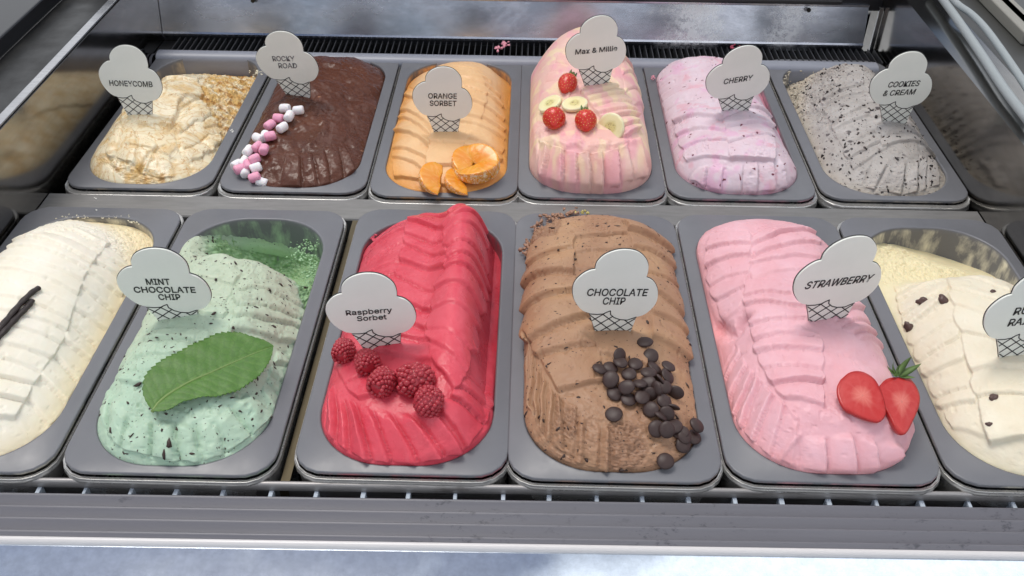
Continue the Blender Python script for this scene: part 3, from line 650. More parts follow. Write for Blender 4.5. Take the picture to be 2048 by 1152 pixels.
# --- cookies and cream
m = Mound('cookies', [[3, 8, 9, 6, 3], [10, 20, 27, 22, 5], [10, 26, 35, 31, 5], [8, 26, 37, 34, 8], [2, 22, 37, 34, 8], [-8, 12, 32, 30, 4], [-18, -4, 18, 20, 0], [-26, -18, -4, 0, -10]], [-2, -2, -4, -6, -10, -16, -24, -30], [-2, -2, -5, -8, -8, -8, -8, -12], 4.6, 1.8, seed=6)
m.ladder([(1640, 190), (1652, 225), (1668, 262), (1688, 300), (1705, 340)], [(1722, 160), (1735, 195), (1748, 232), (1762, 265), (1775, 300)], 9, 2.6, 0, seed=1, bulge=2, k=.3, warp=2)
m.ladder([(1722, 175), (1735, 210), (1750, 250), (1765, 300)], [(1850, 210), (1860, 240), (1868, 275), (1870, 310)], 7, 1.9, .8, seed=2, bulge=2, k=.3, warp=2)
m.ladder([(1745, 320), (1775, 325), (1805, 325), (1835, 320), (1860, 310)], [(1725, 372), (1765, 385), (1805, 388), (1845, 386), (1880, 370)], 5, 2.6, 0, seed=3, bulge=0, topfade=.35)
cr = m.inside([(1570, 130), (1700, 120), (1690, 170), (1650, 190), (1660, 260), (1600, 230)]); m.D += 0
m.mask = sst(12, -8, m.base)
def ex_ck(q, c):
    c = q.mix(q.math('MULTIPLY', q.attr('mask'), .7), c, (.50, .43, .32)); c = flecks(q, c, (.035, .028, .03), 420, .24, (.50, .58)); c = flecks(q, c, (.045, .035, .035), 150, .24, (.47, .53), (1, .6, 1)); c = flecks(q, c, (.10, .085, .085), 80, .22, (.50, .56), (.6, 1, 1)); return q.mix(q.ramp(q.noise(60, 6, None, .75), [(.50, 0.), (.75, .45)]), c, (.28, .25, .24))
m.finish(ice_mat('cookies and cream', (.36, .33, .305), (.47, .44, .42), .45, .1, ex_ck, bump=.45), 'greyish white cookies and cream ice cream full of dark crumbs', .6, 1., cr, 2.2); MD['cookies'] = m
# --- honeycomb
m = Mound('honey', [[6, 12, 12, 8, 2], [22, 28, 26, 18, 4], [26, 35, 31, 20, 2], [22, 36, 33, 18, -2], [12, 28, 28, 12, -6], [0, 12, 12, 4, -10], [-12, -8, -8, -12, -14], [-26, -26, -26, -26, -20]], [-2, -2, -3, -4, -8, -14, -22, -30], [-2, -2, -4, -6, -8, -12, -16, -24], 3.6, 1.7, seed=7)
m.ladder([(245, 245), (300, 250), (345, 255)], [(260, 205), (330, 205), (370, 190)], 1, 1.5, 2.2, seed=1, bulge=4, warp=3)
m.ladder([(345, 250), (365, 290), (380, 330)], [(400, 205), (430, 240), (440, 290)], 3, 1.8, 1.4, seed=2, bulge=4, warp=5, tilt=1, k=.6)
m.ladder([(215, 290), (240, 320), (290, 345), (340, 350)], [(235, 250), (270, 270), (310, 285), (350, 290)], 4, 1.7, .8, seed=3, bulge=4, warp=5, k=.6)
m.ladder([(330, 150), (335, 175), (340, 200)], [(395, 150), (400, 175), (405, 195)], 2, 2.6, .5, seed=4, bulge=3, warp=3)
for pl, a_ in (([(238, 240), (290, 250), (335, 262), (350, 250)], -1.8), ([(350, 250), (390, 270), (420, 300)], -2.0), ([(345, 248), (365, 215), (400, 195)], -2.), ([(250, 290), (300, 300), (350, 320)], -1.8), ([(280, 345), (300, 310), (330, 290)], -1.8), ([(385, 340), (360, 300), (350, 260)], -1.8), ([(410, 260), (450, 250)], -2)):
    m.ridge(pl, 1.8, a_ * 1.2, wob=1.2)
cr = np.clip(m.inside([(420, 150), (540, 140), (500, 260), (455, 300), (430, 240), (400, 190)]) + m.inside([(190, 320), (240, 350), (330, 375), (330, 350), (215, 315)]) * .7 + sst(-4, -16, m.base), 0, 1)
D0 = m.D.copy()
m.mask = np.clip(sst(.05, .5, fbm(m.X, m.Y, 12, 4, 7)) * .55 + cr * sst(-.5, .4, fbm(m.X, m.Y, 7, 3, 17)), 0, 1); m.mask2 = cr * sst(.1, .45, fbm(m.X, m.Y, 9, 3, 19))
def ex_h(q, c):
    c = q.mix(q.math('MULTIPLY', q.attr('mask'), .9), c, (.66, .41, .13)); c = q.mix(q.math('MULTIPLY', q.attr('mask2'), .9), c, (.40, .18, .04)); v = q.ramp(q.noise(17, 4, None, .5, 2.6), [(.46, 0.), (.5, 1.), (.54, 0.)]); c = q.mix(q.math('MULTIPLY', v, .55), c, (.62, .38, .12))
    v2 = q.ramp(q.noise(26, 4, q.map((1, 1, 1), (0, 0, 0), (.7, .2, .1)), .5, 3.), [(.485, 0.), (.5, 1.), (.515, 0.)]); return q.mix(q.math('MULTIPLY', v2, .8), c, (.50, .24, .05))
m.finish(ice_mat('honeycomb ice cream', (.82, .70, .47), (.85, .77, .58), .28, .12, ex_h), 'cream coloured honeycomb ice cream with golden caramel swirls', .35, 1.0, cr, 1.8); MD['honey'] = m
# --- vanilla
m = Mound('van', [[8, 14, 14, 8, 4], [22, 34, 34, 20, 4], [24, 38, 40, 24, 3], [24, 40, 42, 28, 0], [22, 40, 42, 26, -4], [16, 34, 36, 18, -8], [6, 16, 16, 2, -10], [-4, 2, -4, -8, -12]], F8(-3), [-3, -3, -3, -4, -6, -8, -10, -12], 5., 1.9, seed=8)
VB = [(222, 488), (188, 525), (162, 570), (146, 620), (130, 680), (92, 730), (62, 785), (30, 840)]
m.ladder([(60, 462), (15, 500), (-30, 545), (-60, 600), (-85, 660), (-110, 720), (-130, 780), (-150, 850)], VB, 15, 2.4, 1.2, seed=1, bulge=2, k=.2, warp=.8)
m.ladder(VB, [(262, 510), (258, 545), (243, 600), (225, 655), (200, 710), (165, 770), (120, 835), (60, 890)], 11, 2.0, -.6, seed=2, bulge=1, warp=.8)
m.ladder([(60, 462), (10, 500)], [(150, 440), (225, 485)], 1, 1, 1, seed=3)
cr = m.inside([(215, 450), (300, 440), (305, 500), (265, 540), (215, 490)]) * .8 + m.inside([(60, 450), (200, 430), (210, 470), (80, 475)]) * .5
m.mask = np.clip(sst(14, -6, m.base) * .8, 0, 1)
m.finish(ice_mat('vanilla ice cream', (.83, .77, .63), (.86, .81, .70), .4, .12, lambda q, c: flecks(q, q.mix(q.attr('mask'), c, (.80, .66, .38)), (.3, .2, .1), 500, .12, (.6, .66))), 'creamy white vanilla ice cream cut off by the left edge, with ribbed side', .3, .7, cr, 1.5); MD['van'] = m
# --- mint chocolate chip
MR = [8, 50, 100, 150, 200, 232, 252, 300, 338]
m = Mound('mint', [[4, 10, 12, 8, 0], [16, 26, 28, 24, 6], [22, 32, 34, 30, 6], [24, 34, 36, 30, 4], [25, 34, 35, 26, -4], [22, 31, 31, 18, -12], [20, 14, -4, -14, -18], [12, -30, -58, -50, -28], [0, -40, -70, -60, -40]], [-2, -2, -2, -2, -1, 0, 0, 2, -4], [-2, -2, -4, -6, -10, -14, -16, -24, -34], 5., 1.9, rows=MR, seed=9)
m.ladder([(215, 762), (222, 790), (262, 826), (305, 842), (349, 838), (386, 845), (430, 845), (455, 812), (490, 782)], [(200, 815), (210, 862), (240, 895), (298, 914), (357, 920), (400, 923), (447, 906), (503, 872), (545, 835)], None, 5.0, -.8, seed=1, bulge=0, k=.6, edge=1.4, warp=1.6, topfade=.28)
m.ladder([(300, 660), (268, 720), (240, 770)], [(420, 660), (400, 720), (350, 790)], 4, 2.6, .4, seed=2, bulge=2.5, warp=2.5, k=.4)
m.ladder([(380, 530), (345, 580), (320, 630)], [(480, 540), (460, 590), (440, 640)], 3, 2.4, .4, seed=3, bulge=3, warp=3, k=.4)
m.ladder([(480, 560), (470, 620), (460, 670)], [(600, 590), (610, 640), (590, 690)], 4, 2.4, .8, seed=4, bulge=3, warp=3, k=.4)
m.ladder([(560, 700), (545, 750), (520, 790)], [(615, 680), (590, 760), (560, 830)], 4, 2.2, 0, seed=5, bulge=1, warp=1.5)
m.ridge([(470, 800), (500, 825), (503, 850)], 5, 2.5)
m.D += 2.4 * fbm(m.X, m.Y, 15, 4, 71)
cr = m.inside([(560, 500), (660, 440), (670, 560), (610, 640), (590, 560), (545, 535)]); crb = cr + 1.0 * sst(0, -20, m.base) * sst(200, 240, m.Y)
m.mask = np.clip(crb, 0, 1); m.mask2 = sst(60, 190, m.Y + 22 * fbm(m.X, m.Y, 30, 3, 6)) * (1 - m.mask)
def ex_m(q, c):
    c = q.mix(q.math('MULTIPLY', q.attr('mask2'), .75), c, (.50, .55, .41)); c = q.mix(q.attr('mask'), c, (.30, .47, .25)); c = flecks(q, c, (.05, .035, .03), 210, .16, (.56, .60)); return flecks(q, c, (.06, .05, .04), 460, .17, (.55, .6))
m.finish(ice_mat('mint ice cream', (.40, .55, .42), (.46, .60, .46), .40, .12, ex_m), 'pale green mint ice cream with chocolate flecks, scooped out at the back', .4, 1.2, np.clip(crb, 0, 1), 2.8); MD['mint'] = m
# --- chocolate chip
m = Mound('choc', [[6, 12, 14, 10, 4], [20, 26, 26, 22, 8], [28, 32, 32, 27, 14], [31, 35, 35, 31, 20], [31, 36, 37, 33, 22], [28, 34, 36, 32, 18], [20, 28, 30, 26, 10], [8, 15, 19, 13, 0]], F8(-3), F8(-3), 6., 2.0, bulge=2.5, seed=10)
m.ladder([(1078, 478), (1062, 520), (1056, 570), (1055, 625), (1066, 680), (1085, 730), (1120, 785)], [(1152, 470), (1150, 520), (1146, 560), (1175, 610), (1185, 655), (1195, 705), (1215, 765)], 6, 4.2, 1.6, seed=1, bulge=3, k=.25, warp=1.5)
m.ladder([(1240, 440), (1262, 490), (1285, 545), (1300, 610), (1305, 680)], [(1318, 470), (1350, 540), (1365, 600), (1372, 660), (1375, 720)], 6, 3.6, 1.0, seed=2, bulge=3, k=.3, warp=1.5)
m.ladder([(1150, 455), (1150, 500), (1152, 545)], [(1245, 445), (1262, 490), (1270, 530)], 3, 2.4, 0, seed=3, bulge=2)
m.ladder([(1062, 668), (1075, 725), (1100, 775), (1125, 800), (1155, 815)], [(1058, 760), (1068, 830), (1095, 875), (1125, 900), (1160, 915)], 8, 2.6, -.5, seed=4, bulge=0, edge=1.2)
m.ladder([(1155, 825), (1190, 838), (1222, 845)], [(1150, 915), (1185, 928), (1222, 934)], 3, 3.4, 0, seed=5, bulge=0, topfade=.3)
m.ladder([(1190, 660), (1200, 720), (1215, 770)], [(1300, 670), (1290, 740), (1290, 800)], 2, 2.5, 1.5, seed=6, bulge=3, warp=3)
cr = np.clip(m.inside([(1215, 845), (1262, 850), (1300, 900), (1260, 932), (1215, 930)]) + m.inside([(1060, 440), (1135, 430), (1110, 475), (1045, 500)]) + .5 * m.inside([(1110, 800), (1160, 830), (1150, 880), (1100, 850)]), 0, 1)
cr = np.clip(cr + .45 * sst(75, 30, m.Y + 14 * fbm(m.X, m.Y, 20, 2, 8)), 0, 1); m.mask = cr; m.mask2 = sst(-.1, .4, fbm(m.X, m.Y, 40, 2, 3)) * sst(40, 120, m.Y)
def ex_c(q, c):
    c = q.mix(q.math('MULTIPLY', q.attr('mask2'), .45), c, (.50, .30, .16)); c = q.mix(q.math('MULTIPLY', q.attr('mask'), .5), c, (.24, .13, .085)); return flecks(q, flecks(q, c, (.05, .022, .018), 230, .16, (.56, .60)), (.05, .022, .018), 480, .17, (.54, .58))  # mask darkens crumbly zones; the front's shading is put into the colour too
m.finish(ice_mat('chocolate ice cream', (.34, .185, .108), (.41, .245, .145), .42, .06, ex_c), 'light brown chocolate ice cream swirled high and scattered with dark buttons', .4, 1.0, cr, 2.4); MD['choc'] = m
# --- strawberry
m = Mound('straw', [[2, 12, 18, 20, 12], [8, 28, 34, 34, 24], [8, 32, 38, 37, 27], [4, 30, 38, 37, 24], [10, 30, 37, 34, 16], [16, 30, 35, 30, 12], [14, 26, 29, 24, 6], [2, 12, 16, 12, 0]], [-2, -3, -5, -8, -5, -2, -2, -2], F8(-2), 6, 2.0, bulge=1.2, seed=11)
m.ladder([(1480, 562), (1488, 602), (1497, 642), (1510, 682), (1517, 722), (1545, 768), (1572, 802)], [(1600, 560), (1615, 610), (1638, 652), (1645, 700), (1646, 745), (1646, 790), (1648, 815)], 8, 2.6, .8, seed=1, bulge=2, k=.15, warp=.9)
m.ladder([(1650, 640), (1690, 660), (1720, 680)], [(1700, 590), (1745, 640), (1790, 690)], 4, 2.4, 0, seed=2, bulge=2)
m.ladder([(1470, 690), (1492, 725), (1520, 762), (1550, 795), (1578, 815), (1600, 835)], [(1445, 745), (1458, 805), (1482, 860), (1520, 900), (1560, 925), (1590, 935)], 7, 2.6, -.6, seed=3, bulge=0, edge=1.2)
m.ladder([(1598, 868), (1652, 868), (1700, 862), (1748, 880), (1800, 880)], [(1602, 936), (1655, 943), (1713, 945), (1752, 943), (1800, 935)], None, 3.8, -.5, seed=4, bulge=0, edge=1.1, topfade=.3)
m.ladder([(1420, 470), (1410, 520), (1425, 580), (1450, 640)], [(1500, 460), (1505, 520), (1490, 580), (1480, 620)], 5, 2.2, .5, seed=5, bulge=2, warp=2.5)
m.ladder([(1505, 470), (1500, 520), (1500, 560)], [(1625, 455), (1640, 500), (1640, 540)], 4, 2.0, .3, seed=6, bulge=2, warp=1.5)
m.ridge([(1432, 655), (1468, 668), (1488, 640)], 5, -7, wob=2); m.ridge([(1600, 800), (1640, 830), (1700, 838), (1760, 850), (1830, 850)], 8, 2.0, wob=3)
m.blob([(1662, 760)], 12, -4); m.blob([(1740, 720)], 10, -3); m.blob([(1506, 508)], 2.2, -3.5); m.ridge([(1545, 930), (1580, 890), (1600, 870)], 1.8, 2.4)
m.blob([(1815, 900), (1800, 925), (1825, 870)], 8, 2.5)
m.mask = np.clip(sst(16, -4, m.base), 0, 1)
m.finish(ice_mat('strawberry ice cream', (.72, .37, .41), (.77, .46, .51), .38, .14, lambda q, c: flecks(q, q.mix(q.math('MULTIPLY', q.attr('mask'), .6), c, (.86, .34, .33)), (.4, .05, .06), 150, .10, (.62, .66))), 'soft pink strawberry ice cream with cut strawberries at the front', .35, 1.0); MD['straw'] = m
# --- rum and raisin
m = Mound('rum', [[6, 14, 16, 12, 6], [16, 28, 32, 30, 20], [18, 33, 39, 38, 26], [14, 32, 39, 38, 26], [4, 25, 33, 32, 18], [-4, 14, 22, 22, 6], [-6, -2, 0, 0, -8], [-8, -12, -16, -22, -26], [-8, -14, -28, -38, -40]], [-2, -2, -3, -4, -5, -6, -6, -6, -8], [-2, -2, -3, -4, -8, -12, -16, -28, -40], 4., 1.8, rows=[8, 50, 100, 150, 195, 225, 248, 300, 338], seed=12)
m.ladder([(1790, 570), (1795, 620), (1815, 670), (1840, 730), (1870, 790), (1905, 860)], [(1880, 550), (1895, 600), (1915, 660), (1930, 730), (1950, 800), (1975, 880)], 10, 2.2, .4, seed=1, bulge=2, warp=1.0)
m.ladder([(1885, 560), (1897, 600), (1920, 660), (1940, 730), (1955, 800), (1980, 890)], [(2010, 570), (2030, 620), (2050, 680), (2080, 740), (2100, 800), (2120, 880)], 7, 2.6, 2.2, seed=2, bulge=2.5, warp=1.2)
cr = m.inside([(1720, 440), (1850, 460), (1960, 520), (1860, 560), (1770, 570)]); m.mask = np.clip(sst(10, -10, m.base), 0, 1)
m.finish(ice_mat('rum and raisin ice cream', (.74, .66, .50), (.78, .72, .58), .4, .12, lambda q, c: q.mix(q.math('MULTIPLY', q.attr('mask'), .8), c, (.80, .70, .42))), 'cream coloured ice cream with dark raisins, cut off by the right edge', .35, .9, cr, 1.3); MD['rum'] = m

# ------------------------------------------------------------------ flavour signs
M_card = mat('sign card', (.72, .74, .70), .38); q = NB(M_card); n_ = q.noise(30, 6); q.color(q.mix(q.ramp(n_, [(.35, 0.), (.7, 1.)]), (.80, .815, .755), (.85, .86, .80)))
M_ink = mat('black print', (.012, .012, .014), .4)
M_grey_ink = mat('grey print', (.16, .16, .165), .4)
SIGN_OUT = smoothpts([(-.282, .640), (-.275, .74), (-.21, .84), (-.10, .905), (.018, .924), (.14, .90), (.235, .83), (.30, .73), (.318, .62), (.313, .530)], 3)
SIGN_OUT += smoothpts([(.317, .528), (.40, .48), (.47, .375), (.5, .235), (.485, .12), (.43, .02), (.37, -.035), (.302, -.06)], 3)
SIGN_OUT += [np.array(p) for p in ((.285, -.20), (.262, -.36), (.16, -.66), (.09, -.78), (.0, -.66), (-.13, -.36), (-.19, -.19), (-.255, -.02))]
SIGN_OUT += smoothpts([(-.26, 0), (-.335, .03), (-.41, .11), (-.475, .23), (-.5, .370), (-.478, .48), (-.41, .575), (-.34, .625), (-.286, .640)], 3)[:-1]
SCALLOP = [(-.258, -.012), (-.17, -.02), (-.10, -.012), (-.06, .015), (-.02, .035), (-.012, -.02), (.04, -.07), (.11, -.10), (.20, -.108), (.30, -.062)]
CONE = SCALLOP + [(.285, -.20), (.262, -.36), (.16, -.66), (.09, -.78), (.0, -.66), (-.13, -.36), (-.19, -.19)]
def pinside(p, P):
    c = False; n = len(P)
    for i in range(n):
        a, b = P[i], P[(i + 1) % n]
        if (a[1] > p[1]) != (b[1] > p[1]) and p[0] < (b[0] - a[0]) * (p[1] - a[1]) / (b[1] - a[1]) + a[0]: c = not c
    return c
def plate_mesh(name, outl, y0, y1, s, mats, grow=0.):
    P = np.array([np.array(p, float) for p in outl])
    if grow:
        d = np.roll(P, -1, 0) - np.roll(P, 1, 0); d /= np.linalg.norm(d, axis=1)[:, None] + 1e-9; P = P + np.stack([-d[:, 1], d[:, 0]], 1) * grow
    bm = bmesh.new(); f = [bm.verts.new((p[0] * s, y0, p[1] * s)) for p in P]; b = [bm.verts.new((p[0] * s, y1, p[1] * s)) for p in P]
    n = len(P); fa = bm.faces.new(f); fb = bm.faces.new(b[::-1])
    for i in range(n): bm.faces.new((f[i], b[i], b[(i + 1) % n], f[(i + 1) % n]))
    bmesh.ops.recalc_face_normals(bm, faces=bm.faces); bmesh.ops.triangulate(bm, faces=[fa, fb])
    me = bpy.data.meshes.new(name); bm.to_mesh(me); bm.free(); me.materials.append(mats); return me
def strip_mesh(name, lines, wd, s, y0, y1, m):
    V = []; Fc = []
    for pl in lines:
        for a, b in zip(pl[:-1], pl[1:]):
            a = np.array(a, float); b = np.array(b, float); d = (b - a); l = np.linalg.norm(d)
            if l < 1e-6: continue
            d /= l; nn = np.array([-d[1], d[0]]) * wd / 2; a = a - d * wd * .3; b = b + d * wd * .3; k = len(V)
            for y in (y0, y1):
                for p in (a - nn, b - nn, b + nn, a + nn): V.append((p[0] * s, y, p[1] * s))
            Fc += [(k, k + 1, k + 2, k + 3), (k, k + 4, k + 5, k + 1), (k + 1, k + 5, k + 6, k + 2), (k + 2, k + 6, k + 7, k + 3), (k + 3, k + 7, k + 4, k)]
    me = bpy.data.meshes.new(name); me.from_pydata(V, [], Fc); me.materials.append(m); return me
def waffle():
    out_ = []
    for sg in (1, -1):
        for c in np.arange(-1.4, 1.4, .135 if sg > 0 else .142):
            run = []
            for x in np.arange(-.32, .34, .006):
                p = (x, sg * (x - .02) * .86 + c)
                if p[1] < .1 and p[1] > -.62 and pinside(p, CONE): run.append(p)
                else:
                    if len(run) > 2: out_.append([run[0], run[-1]])
                    run = []
            if len(run) > 2: out_.append([run[0], run[-1]])
    return out_
WAFF = waffle()
try:
    import os
    FONT = bpy.data.fonts.load(os.path.join(bpy.utils.system_resource('DATAFILES'), 'fonts', 'Inter.woff2'))   # Blender's own interface font
except Exception:
    FONT = None
def text_obj(txt, s, wn, cx, by, shear, m, parent, offset=0., hn=None):
    cu = bpy.data.curves.new('lettering', 'FONT'); cu.body = txt; cu.shear = shear; cu.align_x = 'CENTER'; cu.extrude = .012; cu.resolution_u = 3; cu.offset = offset
    if FONT: cu.font = FONT
    o = bpy.data.objects.new('tmp', cu); COL.objects.link(o); dg = bpy.context.evaluated_depsgraph_get(); dg.update()
    me = bpy.data.meshes.new_from_object(o.evaluated_get(dg)); bpy.data.objects.remove(o)
    co = np.empty(len(me.vertices) * 3); me.vertices.foreach_get('co', co); co = co.reshape(-1, 3)
    w_ = co[:, 0].max() - co[:, 0].min(); c = (co[:, 0].max() + co[:, 0].min()) / 2; k = wn * s / w_; ky = (hn * s / co[:, 1].max()) if hn else k
    q_ = np.stack([(co[:, 0] - c) * k + cx * s, np.where(co[:, 2] > 0, -.00125, -.0009), co[:, 1] * ky + by * s], 1)
    me.vertices.foreach_set('co', q_.ravel()); me.materials.clear(); me.materials.append(m); me.update()
    ob = bpy.data.objects.new('lettering', me); COL.objects.link(ob); ob.parent = parent; return ob
SIGNS = {
 'honey': ([-0.41715, 0.50799, 0.04859, -0.05948, 0.0788, 0.13369, 0.06664], [('HONEYCOMB', .70, 0, .20, 0)], 'reading HONEYCOMB stuck in the cream coloured ice cream', .0, .1),
 'rocky': ([-0.25003, 0.57321, 0.0432, 0.18299, -0.02473, 0.00284, 0.07144], [('ROCKY', .37, -.04, .36, .05), ('ROAD', .31, .0, .22, .05)], 'reading ROCKY ROAD in grey letters', .0, .1),
 'orange': ([-0.06163, 0.49831, 0.03758, 0.06806, 0.04516, 0.09973, 0.06683], [('ORANGE', .48, 0, .335, 0), ('SORBET', .45, .01, .195, 0)], 'reading ORANGE SORBET', .0, .1),
 'max': ([0.11208, 0.55106, 0.07526, 0.13698, -0.00585, 0.21563, 0.07159], [('Max & Millie', .69, 0, .28, 0)], 'reading Max & Millie on the tallest pink mound', .004, .092),
 'cherry': ([0.27452, 0.53033, 0.05282, 0.22759, -0.07104, 0.18801, 0.0755], [('CHERRY', .45, 0, .27, .08)], 'reading CHERRY', .0, .1),
 'cookies': ([0.4558, 0.51855, 0.05311, 0.09752, -0.0453, 0.06394, 0.07096], [('COOKIES', .50, .035, .31, .2), ('& CREAM', .52, 0, .155, .2)], 'reading COOKIES & CREAM in slanted letters', .0, .1),
 'mint': ([-0.25924, 0.13535, 0.04937, 0.13318, 0.0606, 0.09294, 0.07165], [('MINT', .26, -.05, .365, 0), ('CHOCOLATE', .68, 0, .235, 0), ('CHIP', .245, .03, .115, 0)], 'reading MINT CHOCOLATE CHIP in three lines', .004, .095),
 'rasp': ([-0.08473, 0.10864, 0.04991, 0.1067, -0.02294, 0.10897, 0.06963], [('Raspberry', .52, -.02, .30, 0), ('Sorbet', .335, 0, .195, 0)], 'reading Raspberry Sorbet', .0, .078),
 'choc': ([0.10801, 0.13282, 0.05434, 0.03337, 0.07283, 0.11626, 0.07127], [('CHOCOLATE', .70, .02, .265, .06), ('CHIP', .26, .0, .135, .06)], 'reading CHOCOLATE CHIP on the brown ice cream', .0, .105),
 'straw': ([0.28856, 0.14592, 0.06039, 0.10875, 0.01961, 0.21987, 0.07731], [('STRAWBERRY', .77, .02, .25, .25)], 'reading STRAWBERRY in slanted letters', .0, .105),
 'rum': ([0.42797, 0.10555, 0.06218, 0.02146, -0.06416, 0.13572, 0.07141], [('RUM &', .42, .02, .34, .1), ('RAISIN', .45, .02, .18, .1)], 'cut off at the right edge, starting RU and RA', .0, .105)}
def add_signs():
    for k, (v, lines, lab, off, hn) in SIGNS.items():
        t = empty('flavour_sign', v[:3]); w_ = Vector(v[3:6]); t.rotation_mode = 'QUATERNION'; t.rotation_quaternion = Quaternion(w_.normalized(), w_.length)
        tag(t, 'white cone shaped sign ' + lab, 'sign', 'ice cream cone shaped flavour signs'); s = v[6]
        for nm, me in (('board', plate_mesh('board', SIGN_OUT, -.0008, .0006, s, M_card)), ('black_edge', plate_mesh('black_edge', SIGN_OUT, .0006, .0013, s, M_ink, .0062)),
                       ('waffle_lines', strip_mesh('waffle_lines', WAFF + [SCALLOP], .0105, s, -.00115, -.00082, M_ink))):
            o = bpy.data.objects.new(nm, me); COL.objects.link(o); o.parent = t
        for tx, wn, cx, by, sh in lines: text_obj(tx, s, wn, cx, by, sh, M_grey_ink if k == 'rocky' else M_ink, t, off + .006, hn)
add_signs()

# ------------------------------------------------------------------ things lying on the ice cream
def frame(n, d):
    """matrix with Z along n and X along d (made square to n)"""
    n = n.normalized(); d = (d - n * d.dot(n))
    if d.length < 1e-6: d = n.orthogonal()
    d.normalize(); y = n.cross(d); return Matrix(((d.x, y.x, n.x, 0), (d.y, y.y, n.y, 0), (d.z, y.z, n.z, 0), (0, 0, 0, 1)))
def softn(n, up=.5): return (n + Vector((0, 0, up))).normalized()
def revolve(name, prof, m, seg=24, jitter=0., parent=None, link=True):
    V = []; Fc = []; n = len(prof)
    for r, z in prof:
        for k in range(seg):
            t = 2 * PI * k / seg; V.append((r * math.cos(t), r * math.sin(t), z))
    for i in range(n - 1):
        for k in range(seg):
            j = (k + 1) % seg; Fc.append((i * seg + k, i * seg + j, (i + 1) * seg + j, (i + 1) * seg + k))
    Fc.append(tuple(range(seg))[::-1]); Fc.append(tuple((n - 1) * seg + k for k in range(seg)))
    me = bpy.data.meshes.new(name); me.from_pydata(V, [], Fc); me.materials.append(m); me.polygons.foreach_set('use_smooth', [True] * len(me.polygons))
    if jitter:
        co = np.array([v.co[:] for v in me.vertices]); r_ = np.random.default_rng(len(V) + int(jitter * 1e7)); ph = r_.uniform(0, 6, 6)
        for a in range(3): co[:, a] += jitter * np.sin(co[:, (a + 1) % 3] * 420 + ph[a]) + jitter * .6 * np.sin(co[:, (a + 2) % 3] * 800 + ph[a + 3])
        me.vertices.foreach_set('co', co.ravel())
    return me
def lump(name, r, m, seed=0, sub=2, amp=.35, sc=(1, 1, 1)):
    bm = bmesh.new(); bmesh.ops.create_icosphere(bm, subdivisions=sub, radius=1); r_ = np.random.default_rng(seed); ph = r_.uniform(0, 6, 9)
    for v in bm.verts:
        c = v.co; k = 1 + amp * (math.sin(c.x * 2.6 + ph[0]) * math.sin(c.y * 2.9 + ph[1]) + .6 * math.sin(c.z * 5 + ph[2]) * math.sin(c.x * 5.3 + ph[3]) + .3 * math.sin(c.y * 9 + ph[4]))
        v.co = Vector((c.x * k * sc[0], c.y * k * sc[1], c.z * k * sc[2])) * r
    me = bpy.data.meshes.new(name); bm.to_mesh(me); bm.free(); me.materials.append(m); me.polygons.foreach_set('use_smooth', [True] * len(me.polygons)); return me

# marshmallows
M_mw = mat('white marshmallow', (.84, .82, .83), .6, Subsurface_Weight=.15, Subsurface_Scale=.004); M_mp = mat('pink marshmallow', (.80, .36, .50), .6, Subsurface_Weight=.15, Subsurface_Scale=.004)
mprof = [(.0012, -.0064), (.0036, -.0063), (.0048, -.0056), (.0053, -.0042), (.0054, 0), (.0053, .0042), (.0048, .0056), (.0036, .0063), (.0012, .0064)]
mwm = [revolve('marshmallow', mprof, M_mw, 20, .00018 + .00001 * i) for i in range(3)]; mpm = [revolve('marshmallow', mprof, M_mp, 20, .00022 + .00001 * i) for i in range(3)]
MSH = [(572, 219, 'w', 170, 0), (598, 223, 'w', 5, 0), (579, 237, 'w', 80, .002), (559, 239, 'p', 160, 0), (541, 252, 'p', 60, 0), (565, 257, 'w', 55, 0), (533, 274, 'w', 100, 0), (543, 277, 'p', 20, .002),
       (518, 279, 'w', 140, 0), (516, 296, 'p', 60, 0), (530, 304, 'p', 95, .002), (499, 304, 'w', 70, 0), (512, 320, 'p', 30, .001), (492, 325, 'w', 60, 0), (500, 331, 'p', 110, 0), (475, 332, 'w', 60, 0),
       (481, 342, 'p', 40, .001), (494, 346, 'w', 100, .001), (514, 337, 'w', 25, 0), (512, 356, 'p', 20, 0), (521, 370, 'w', 0, .001)]
MLAB = ['topmost white marshmallow at the left, lying level on the chocolate', 'white marshmallow sticking out furthest right at the top of the trail', 'upright white marshmallow just under the top pair', 'highest pink marshmallow, tucked under the white ones',
        'second pink marshmallow from the top, round end showing', 'white marshmallow right of the second pink one', 'half hidden white marshmallow behind a pink one mid trail', 'pink marshmallow lying over a white one mid trail', 'small white marshmallow left of the middle of the trail',
        'pink marshmallow half hidden behind another pink one', 'round pink marshmallow standing out right of the lower trail', 'long white marshmallow along the left side of the lower trail', 'slanting pink marshmallow below the round pink one', 'small white marshmallow between pink ones near the rim',
        'hidden pink marshmallow in the middle of the bottom cluster', 'leftmost white marshmallow touching the tub rim', 'leftmost pink marshmallow hanging over the tub rim', 'upright white marshmallow in the middle of the bottom cluster', 'white marshmallow at the right of the bottom cluster', 'lowest pink marshmallow above the last white one', 'lowest white marshmallow lying on the tub rim']
mk = MD['rocky']
for i, (px, py, c, ang, up) in enumerate(MSH):
    p, n = mk.hit(px, py + 4)
    if p is None: p = Vector(atz(px, py + 4, -.004)); n = Vector((0, 0, 1))
    n = softn(n, .8); a = math.radians(ang); ax = (Vector(CR) * math.cos(a) + Vector((0, 1, 0)) * math.sin(a)); Mx = frame(n, ax.cross(n)); Mx = frame(ax - n * ax.dot(n), n)
    me = (mwm if c == 'w' else mpm)[i % 3]
    o = inst('marshmallow', me, Matrix.Translation(p + n * (.0042 + up)) @ Mx); tag(o, MLAB[i], 'marshmallow', 'mini marshmallows on the rocky road')

